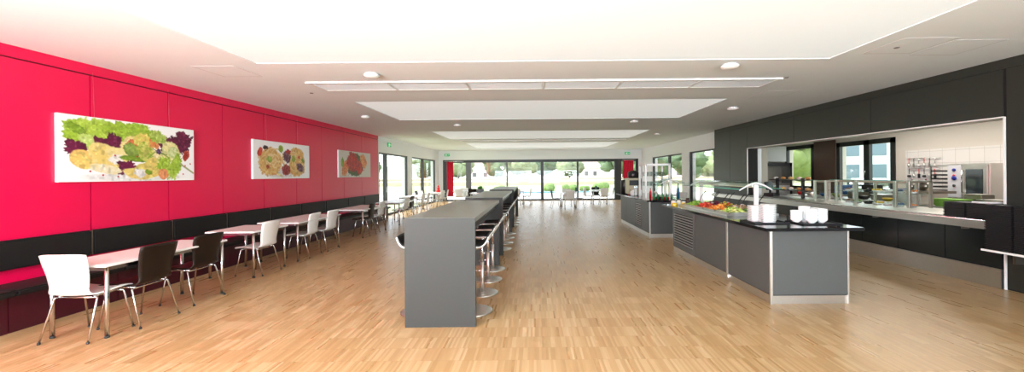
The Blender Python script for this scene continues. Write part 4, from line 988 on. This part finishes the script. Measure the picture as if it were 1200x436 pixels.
for k, (y, r_, h, m, lb) in enumerate([(9.0, .10, .07, dm[3], 'yellow mixing bowl on the kitchen worktable'), (9.65, .13, .09, BLACKPL, 'black mixing bowl on the kitchen worktable'), (10.5, .12, .10, dm[2], 'green mixing bowl on the kitchen worktable'), (10.95, .12, .08, BLUEB, 'blue mixing bowl on the kitchen worktable'), (11.5, .13, .10, STEEL, 'steel mixing bowl on the kitchen worktable'), (11.95, .10, .12, REDPL, 'red mixing bowl on the kitchen worktable')]):
    b = MB(); b.lathe([(0, 0), (r_ * .55, 0), (r_ * .85, h * .5), (r_, h), (r_ * .96, h), (r_ * .8, h * .55), (r_ * .5, .008), (0, .008)], m, 24); o = b.build('mixing_bowl', m); o.location = (8.1, y, .92); tag(o, lb, 'bowl', 'mixing bowls on the worktable')
# hanging utensils
t = thing('utensil_rail', 'steel rail on the tiled wall holding ladles and knives', 'rail', (KX - .016, 0, 0))
b = MB(); b.tube([(-.05, 9.62, 1.93), (-.05, 10.45, 1.93)], .008, STEEL, 8); b.tube([(-.05, 9.62, 1.66), (-.05, 10.45, 1.66)], .008, STEEL, 8)
for y in (9.65, 10.42):
    for z in (1.93, 1.66): b.tube([(0, y, z), (-.05, y, z)], .006, STEEL, 6)
b.build('bars', STEEL, t)
um = [STEEL, REDPL, BLACKPL]
for row, z in (('upper', 1.93), ('lower', 1.66)):
    for i in range(6):
        t = thing('hanging_utensil', 'hanging kitchen utensil, %s from the oven side on the %s wall rail' % (['first', 'second', 'third', 'fourth', 'fifth', 'sixth'][i], row), 'utensil', (KX - .075, 9.72 + i * .135, z), 0, 'utensils on the kitchen wall rails')
        b = MB()
        if (i + (z < 1.8)) % 3 == 0: b.blob((0, 0, -.19), .04, .045, .035, BLACKPL if z < 1.8 else STEEL, 2); mm = BLACKPL if z < 1.8 else STEEL
        elif (i + (z < 1.8)) % 3 == 1: b.box(-.004, .004, -.035, .035, -.24, -.13, BLACKPL if z < 1.8 else STEEL, .003); mm = BLACKPL
        else: b.tube([(0, 0, -.24), (0, 0, -.17), (0, 0, -.12)], [.012, .035, .008], STEEL, 10); mm = STEEL
        b.build('head', None, t)
        b = MB(); b.tube([(0, 0, -.14), (0, 0, -.01), (.02, 0, .01)], .007, um[(i * 2 + (z < 1.8)) % 3], 6); b.build('handle', None, t)
# extractor hood, white cupboard, dark appliance at the far end of the kitchen
b = MB(); b.box(-.5, .5, -.3, .3, 0, .58, WPLAS, .01); o = b.build('extractor_hood'); o.location = (8.95, 15.0, 2.0); tag(o, 'white box-shaped hood left of the green-lit kitchen window', 'extractor hood')
b = MB(); b.box(8.85, 9.05, 14.9, 15.1, 2.5, 2.999, WPLAS); b.build('duct').parent = o; bpy.data.objects['duct'].matrix_parent_inverse = Matrix.Translation((-8.95, -15.0, -2.0))
t = thing('dark_service_cabinet', 'black framed cabinet below the hood at the kitchen far end', 'cabinet', (8.95, 14.75, 0)); b = MB()
b.box(-.55, -.47, -.3, .3, 0, 1.95, BLACKPL); b.box(.47, .55, -.3, .3, 0, 1.95, BLACKPL); b.box(-.55, .55, -.3, .3, 1.83, 1.95, BLACKPL); b.box(-.47, .47, -.28, .3, 0, 1.2, STEELDK); b.box(-.47, .47, .2, .3, 1.2, 1.83, STEELDK); b.build('carcass', None, t)
b = MB(); b.box(-.46, .46, -.305, -.281, .1, .6, STEEL, .004); b.build('door', STEEL, t); b = MB(); b.box(-.46, .46, -.305, -.281, .62, 1.12, STEEL, .004); b.build('door', STEEL, t)
b = MB(); b.box(8.15, 8.42, 15.5, 16.4, 0, 2.7, BEIGE, .01); tag(b.build('tall_beige_cupboard'), 'tall beige cupboard in the far kitchen corner', 'cupboard')

# ================================================================= BLACK TRAYS BY THE COLUMN
def meal_tray_mesh(lx, ly):
    b = MB(); b.box(-lx / 2, lx / 2, -ly / 2, ly / 2, .0, .010, BLACKPL, .003)
    def lip(x0, x1, y0, y1): b.box(x0, x1, y0, y1, .008, .0175, BLACKPL, .002)
    lip(-lx / 2 - .008, lx / 2 + .008, -ly / 2 - .008, -ly / 2 + .008); lip(-lx / 2 - .008, lx / 2 + .008, ly / 2 - .008, ly / 2 + .008); lip(-lx / 2 - .008, -lx / 2 + .008, -ly / 2, ly / 2); lip(lx / 2 - .008, lx / 2 + .008, -ly / 2, ly / 2)
    return b.build('meal_tray', BLACKPL)
t = thing('tray_shelf', 'steel wall shelf with white front edge carrying the tallest tray stacks', 'shelf', (0, 0, 0))
b = MB(); b.box(5.93, XR - .005, 4.1, 5.2, .545, .565, STEELDK); b.build('shelf_board', STEELDK, t)
b = MB(); b.box(5.918, 5.93, 4.1, 5.21, .542, .568, WPLAS); b.build('white_edge', WPLAS, t)
for y in (4.3, 4.9): b = MB(); b.box(6.0, XR - .005, y, y + .03, .42, .545, STEELDK); b.build('bracket', STEELDK, t)
mt = meal_tray_mesh(.33, .28); first = True
for nm, x, y, z, n in [('tall stack next to the white column edge', 6.115, 5.04, .565, 33), ('tall stack nearest the picture edge', 6.115, 4.73, .565, 33),
                       ('low stack on the tray slide beside the column', 6.33, 5.46, .93, 12), ('low stack on the tray slide by the display case', 6.33, 5.77, .93, 12)]:
    for k in range(n):
        o = mt if first else mt.copy()
        if not first: COL.objects.link(o)
        first = False; o.location = (x + random.uniform(-.004, .004), y + random.uniform(-.004, .004), z + .0002 + k * .0178)
        lv = 'topmost of the' if k == n - 1 else ('lowest of the' if k == 0 else 'inside the')
        tag(o, 'black meal tray %s %s' % (lv, nm), 'tray', 'trays in the ' + nm)
b = MB(); b.box(-.13, .13, -.12, .12, 0, .02, PORC, .008); o = b.build('folded_white_cloth', PORC); o.location = (6.5, 5.5, .93 + .2145); 
o.location = (6.33, 5.46, .93 + 12 * .0178 + .002); tag(o, 'folded white cloth lying on the low tray stack by the column', 'cloth')

# ================================================================= ODDMENTS AT THE FAR END
def curtain(x0, x1, y, z0, z1, label):
    b = MB(); 
    def f(u, v): 
        x = x0 + (x1 - x0) * u; return Vector((x, y + .035 * math.sin(u * PI * 9) * (1 - .3 * v), z1 + (z0 - z1) * v))
    b.grid(f, 54, 6, REDCLOTH, .006); tag(b.build('red_curtain'), label, 'curtain')
curtain(-5.32, -4.93, YF - .25, .3, 2.42, 'red curtain hanging by the left end of far glazing'); curtain(5.42, 6.05, YF - .3, 1.3, 2.42, 'red curtain behind the coffee machine at far right')
b = MB(); b.tube([(-5.5, YF - .25, 2.44), (-4.3, YF - .25, 2.44)], .015, CHROME, 8); tag(b.build('curtain_rail'), 'curtain rail carrying the left red curtain', 'rail')
b = MB(); b.tube([(5.38, YF - .3, 2.44), (6.2, YF - .3, 2.44)], .015, CHROME, 8); tag(b.build('curtain_rail'), 'curtain rail carrying the right red curtain', 'rail')
t = thing('pepper_mill', 'bright red mill standing on the table by the second left window', 'mill', (-4.88, 19.95, .74))
b = MB(); b.lathe([(0, 0), (.10, 0), (.10, .08), (.06, .16), (.09, .24), (0, .26)], REDPL, 16); b.build('body', REDPL, t); b = MB(); b.lathe([(0, .26), (.05, .28), (.04, .34), (0, .36)], REDPL, 12); b.build('cap', REDPL, t)
t = thing('table_planter', 'dark planter box with green plants on table left of the last bar', 'planter', (-2.62, 19.1, .74))
b = MB(); b.box(-.17, .17, -.12, .12, 0, .17, BLACKPL, .01); b.build('box', BLACKPL, t)
b = MB(); LF = mat('leaf_green', (.08, .24, .03), .5, var=.3)
for i in range(60):
    a = rr.uniform(0, 2 * PI); r_ = rr.uniform(0, .14); p = Vector((r_ * math.cos(a), r_ * math.sin(a) * .6, .17)); q = p + Vector((rr.uniform(-.08, .08), rr.uniform(-.06, .06), rr.uniform(.06, .18)))
    b.tube([p, (p + q) / 2 + Vector((.01, 0, .01)), q], [.004, .016, .002], LF, 5)
b.build('foliage', LF, t)
def teepee(x, y, m, label):
    t = thing('menu_holder', label, 'menu holder', (x, y, .74)); b = MB(); b.box(-.06, .06, -.03, .03, 0, .02, STEEL); b.build('foot', STEEL, t); b = MB(); b.box(-.05, .05, -.004, .004, .02, .22, m); b.build('card', m, t)
teepee(2.0, 18.75, mat('card_dark_green', (.03, .10, .08), .5), 'dark green menu card on the lone mid room table'); teepee(3.3, 21.0, MATS['card_dark_green'], 'dark green menu card on the table near the broad window post'); teepee(-4.7, 16.4, WPLAS, 'white menu card on the table between the left windows')

# ================================================================= OUTSIDE
GRASS = mat('mown_lawn', (.36, .42, .22), .9, var=.25, scale=.8); FIELD = mat('dry_field', (.50, .45, .34), .9, var=.25, scale=.3); TERR = mat('pale_terrace_slabs', (.66, .65, .62), .8, var=.05, scale=2)
BUSHM = mat('bush_leaves', (.14, .22, .06), .8, var=.5, scale=4); TREEM = mat('tree_leaves', (.10, .155, .075), .8, var=.45, scale=2.5); TREEP = mat('pale_tree_leaves', (.19, .235, .12), .8, var=.45, scale=2.5); BARK = mat('bark', (.16, .11, .07), .9)
b = MB(); b.box(-80, 90, -30, YF + .3, -.6, -.22, GRASS); b.box(-80, 90, YF + .3, 160, -.6, -.10, GRASS); struct('ground_lawn', b, label='lawn around the building')
b = MB(); b.box(-14, 16, YF + .3, 33.5, -.1, -.02, TERR); struct('ground_terrace', b, label='pale terrace outside the far glazing')
b = MB(); b.box(-40, 45, 62, 75, -.1, .5, FIELD); b.box(-80, 90, 75, 160, -.1, .9, FIELD); struct('ground_field', b, label='dry field behind the lawn')
def hill(pts, y, name, m, d=40):
    b = MB(); n = 60
    def f(u, v):
        x = -160 + 340 * u; h = 4.0 + 2.0 * math.sin(u * 9) + 1.4 * math.sin(u * 23 + 1); return Vector((x, y + d * v, -.5 + h * math.sin(v * PI / 2)))
    b.grid(f, n, 8, m); struct(name, b, label='low pale hill on the horizon')
hill(None, 150, 'ground_hill', mat('far_hill', (.36, .38, .33), .9, var=.3, scale=.08))
b = MB(); b.box(-2.6, 5.2, 34.2, 37.2, -.098, -.03, mat('pool_water', (.02, .30, .62), .08)); o = b.build('paddling_pool'); 
b = MB(); 
for (p, q, r_, s_) in ((-2.8, 5.4, 34, 34.2), (-2.8, 5.4, 37.2, 37.4), (-2.8, -2.6, 34.2, 37.2), (5.2, 5.4, 34.2, 37.2)): b.box(p, q, r_, s_, -.1, -.015, TERR)
b.build('pool_rim', TERR, o); tag(o, 'bright blue pool strip beyond the terrace outside', 'pool')
def bush(x, y, r, h, label, m=BUSHM, g='bushes beyond the terrace'):
    b = MB(); q = random.Random(int(x * 31 + y))
    for i in range(7): b.blob((q.uniform(-r, r) * .6, q.uniform(-r, r) * .5, h * .45 + q.uniform(-.1, .15) * h), r * .55, r * .5, h * .5, m, 2, .22, i)
    o = b.build('garden_bush', m); o.location = (x * 1.18, y + 6, -.1); tag(o, label, 'bush', g)
for x, y, r, h, lb in [(1.3, 33.2, .8, .75, 'green bush outside left of the thin window post'), (2.95, 33.0, .7, .65, 'green bush outside behind the lone mid room table'), (5.6, 32.5, .8, .8, 'green bush outside by the broad dark post'), (7.5, 32.9, .8, .7, 'green bush outside at the right end of the glazing'), (-3.0, 33.0, .7, .6, 'green bush outside behind the last bar counter'), (4.3, 33.6, .5, .5, 'small green bush outside over the pool edge')]: bush(x, y, r, h, lb)
def tree(x, y, h, r, m, label, z=0.):
    t = thing('garden_tree', label, 'tree', (x, y, z), 0, 'trees on the horizon'); q = random.Random(int(x * 7 + y * 3 + h))
    b = MB(); b.tube([(0, 0, -.3), (.05 * h, 0, h * .35), (0, 0, h * .7)], [.05 * h, .035 * h, .015 * h], BARK, 8); b.build('trunk', BARK, t)
    b = MB()
    for i in range(16):
        a = q.uniform(0, 2 * PI); k = q.uniform(0, .75); zz = q.uniform(.35, .92); s = r * q.uniform(.28, .48) * (1.15 - abs(zz - .6))
        b.blob((r * k * math.cos(a), r * k * math.sin(a), h * zz), s, s, s * .8, m, 3, .16, i)
    b.build('crown', m, t)
fx = [(-22, 88, 5.5, 4.5), (-15.5, 80, 4.6, 3.6), (-9, 92, 6, 4.8), (-3, 82, 4.2, 3.4), (2, 97, 5.0, 4.4), (7.5, 84, 4.2, 3.2), (16.5, 76, 5.8, 3.6), (19, 84, 6.4, 5.0), (26, 106, 6, 5), (52, 100, 6.6, 5)]
pos_ = ['far left', 'second from left', 'third from left', 'fourth from left', 'centre left', 'centre', 'centre right', 'fourth from right', 'second from right', 'far right']
for i, (x, y, h, r) in enumerate(fx): tree(x, y, h, r, TREEM if i % 2 == 0 else TREEP, '%s tree behind the field seen through the far glazing, %s' % ('dark green' if i % 2 == 0 else 'pale green', pos_[i]), .7)
for i, (x, y, h, r) in enumerate([(-34, 74, 5.0, 4), (-42, 96, 6, 4.5), (-31, 110, 6, 4), (-38, 58, 4.6, 3.6)]): tree(x, y, h, r, TREEM if i % 2 else TREEP, 'tree outside the left windows, %s' % ['second by distance', 'third by distance', 'most distant', 'closest'][i], -.1)
for i, (x, y, h, r) in enumerate([(24, 60, 5, 3.5), (36, 78, 6, 4.5), (17, 56, 4.6, 3), (44, 66, 6.4, 4.6)]): tree(x, y, h, r, TREEP if i % 2 else TREEM, 'tree outside the right dining windows, %s' % ['dark and near', 'pale and behind', 'dark and distant', 'pale and tall'][i], -.1)
for i, (x, y, h, r) in enumerate([(19, 31, 5.5, 2.8), (26, 40, 6, 4), (34, 17, 7, 4), (38, 29, 7, 4)]): tree(x, y, h, r, mat('sunny_leaves', (.20, .26, .09), .8, var=.45, scale=2), 'sunlit tree outside the kitchen windows, %s' % ['closest', 'behind the closest', 'right hand', 'tallest at the back'][i], -.2)
def house(x, y, w, d, h, wallm, label, rz=0):
    t = thing('garden_house', label, 'building', (x, y, -.2), rz); b = MB(); b.box(-w / 2, w / 2, -d / 2, d / 2, 0, h, wallm); b.build('walls', wallm, t)
    b = MB(); rm = mat('roof_tile_brown', (.36, .29, .26), .8)
    v = [b.bm.verts.new(p) for p in ((-w / 2 - .3, -d / 2 - .3, h), (w / 2 + .3, -d / 2 - .3, h), (w / 2 + .3, d / 2 + .3, h), (-w / 2 - .3, d / 2 + .3, h), (-w / 2 - .3, 0, h + d * .35), (w / 2 + .3, 0, h + d * .35))]
    for f in ((0, 1, 5, 4), (2, 3, 4, 5), (0, 4, 3), (1, 2, 5), (0, 3, 2, 1)): b.bm.faces.new([v[i] for i in f])
    b.build('roof', rm, t)
    for i in range(max(2, int(w / 2.5))):
        xx = -w / 2 + w * (i + .5) / max(2, int(w / 2.5)); b = MB(); b.box(xx - .5, xx + .5, -d / 2 - .03, -d / 2 + .02, h * .4, h * .75, FRAMEG); b.build('window', FRAMEG, t)
PW = mat('pale_render', (.78, .76, .72), .8)
house(-12, 112, 12, 7, 3.2, PW, 'white house in the distance left of the grey window post'); house(14, 118, 10, 7, 3.4, PW, 'white house in the distance between the dark posts')
house(33, 92, 12, 8, 3.4, PW, 'pale building outside the right dining windows', -.5)
t = thing('modern_block', 'grey glazed office block outside the kitchen windows', 'building', (46, 42, -.2), -.7)
b = MB(); b.box(-11, 11, -4, 4, 0, 5.5, mat('office_grey', (.40, .45, .48), .5)); b.build('walls', None, t)
for fl in range(2):
    for i in range(9): b = MB(); b.box(-10.4 + i * 2.3, -8.6 + i * 2.3, -4.04, -3.98, 1 + fl * 2.6, 2.6 + fl * 2.6, mat('office_glass', (.10, .16, .20), .1)); b.build('window', None, t)
def car(x, y, m, label, rz):
    t = thing('parked_car', label, 'car', (x, y, -.2), rz, 'cars outside the kitchen')
    b = MB(); b.box(-2.1, 2.1, -.85, .85, .3, .85, m, .18); b.box(-1.2, 1.0, -.75, .75, .82, 1.4, m, .22); b.build('body', m, t)
    b = MB(); b.box(-1.05, .85, -.76, .76, .92, 1.28, DKG, .05); b.build('window_band', DKG, t)
    for sx in (-1.3, 1.3):
        for sy in (-.82, .82): b = MB(); b.tube([(sx, sy - .1, .32), (sx, sy + .1, .32)], .32, RUBBER, 18); b.build('wheel', RUBBER, t)
car(19, 19.6, mat('car_red', (.45, .03, .03), .3, coat=.5), 'red parked car seen through the kitchen window', .6); car(20.5, 24, mat('car_white', (.75, .75, .75), .3, coat=.5), 'white parked car seen through the kitchen window', .5)

# ================================================================= LIGHT
w = bpy.data.worlds.new('World'); S.world = w; w.use_nodes = True; nt = w.node_tree; bg = nt.nodes['Background']
sky = nt.nodes.new('ShaderNodeTexSky'); sky.sky_type = 'HOSEK_WILKIE'; sky.turbidity = 4.5; sky.ground_albedo = .4
sky.sun_direction = Vector((-.72, -.06, .70)).normalized()
mxn = nt.nodes.new('ShaderNodeMix'); mxn.data_type = 'RGBA'; mxn.inputs[0].default_value = .55; nt.links.new(sky.outputs[0], mxn.inputs[6]); mxn.inputs[7].default_value = (.92, .96, 1, 1)
nt.links.new(mxn.outputs[2], bg.inputs[0]); bg.inputs[1].default_value = 5.8
def light(name, kind, loc, energy, col=(1, 1, 1), size=1, size_y=None, rot=(0, 0, 0), **k):
    l = bpy.data.lights.new(name, kind); l.energy = energy; l.color = col
    if kind == 'AREA':
        l.size = size
        if size_y: l.shape = 'RECTANGLE'; l.size_y = size_y
    elif kind == 'SUN': l.angle = .02
    else: l.shadow_soft_size = size
    o = bpy.data.objects.new(name, l); COL.objects.link(o); o.location = loc; o.rotation_euler = rot
    return o
sun = light('sun', 'SUN', (0, 0, 20), 6.5, (1, .95, .86)); sun.rotation_euler = Vector((.72, .06, -.70)).to_track_quat('-Z', 'Y').to_euler()
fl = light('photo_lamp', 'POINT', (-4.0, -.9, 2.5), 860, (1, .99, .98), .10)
bl = light('ceiling_bounce_fill', 'AREA', (-3.2, -1.6, 1.5), 430, (.86, .94, 1), .9, .9); bl.rotation_euler = Vector((.30, .62, .72)).to_track_quat('-Z', 'Y').to_euler()  # unseen uplight added to brighten the near left ceiling
light('rear_ceiling_fill', 'AREA', (.3, YB + .05, 1.35), 1450, (.78, .90, 1), 11.2, 2.4, (PI / 2 + .85, 0, 0))  # fill added behind the camera, tilted up to lift the ceiling tone
light('kitchen_light', 'AREA', (8.6, 8.5, 2.95), 130, (1, .95, .86), .8, 5)

# ================================================================= CAMERA
cam = bpy.data.cameras.new('camera'); co = bpy.data.objects.new('camera', cam); COL.objects.link(co)
cam.sensor_width = 36; cam.sensor_fit = 'HORIZONTAL'; cam.lens = 460 / 1200 * 36
cam.shift_x = -26 / 1200; cam.shift_y = -13.5 / 1200; cam.clip_start = .05; cam.clip_end = 500
co.matrix_world = Matrix.Translation((0, 0, 1.6)) @ Matrix.Rotation(PI / 2, 4, 'X') @ Matrix.Rotation(-.0087, 4, 'Z')
S.camera = co
S.view_settings.view_transform = 'Standard'; S.view_settings.look = 'None'; S.view_settings.exposure = 0; S.view_settings.gamma = 1; S.view_settings.use_curve_mapping = False
S.cycles.use_denoising = True; S.cycles.max_bounces = 8; S.cycles.transparent_max_bounces = 12; S.cycles.sample_clamp_indirect = 6
S.cycles.caustics_reflective = False; S.cycles.caustics_refractive = False
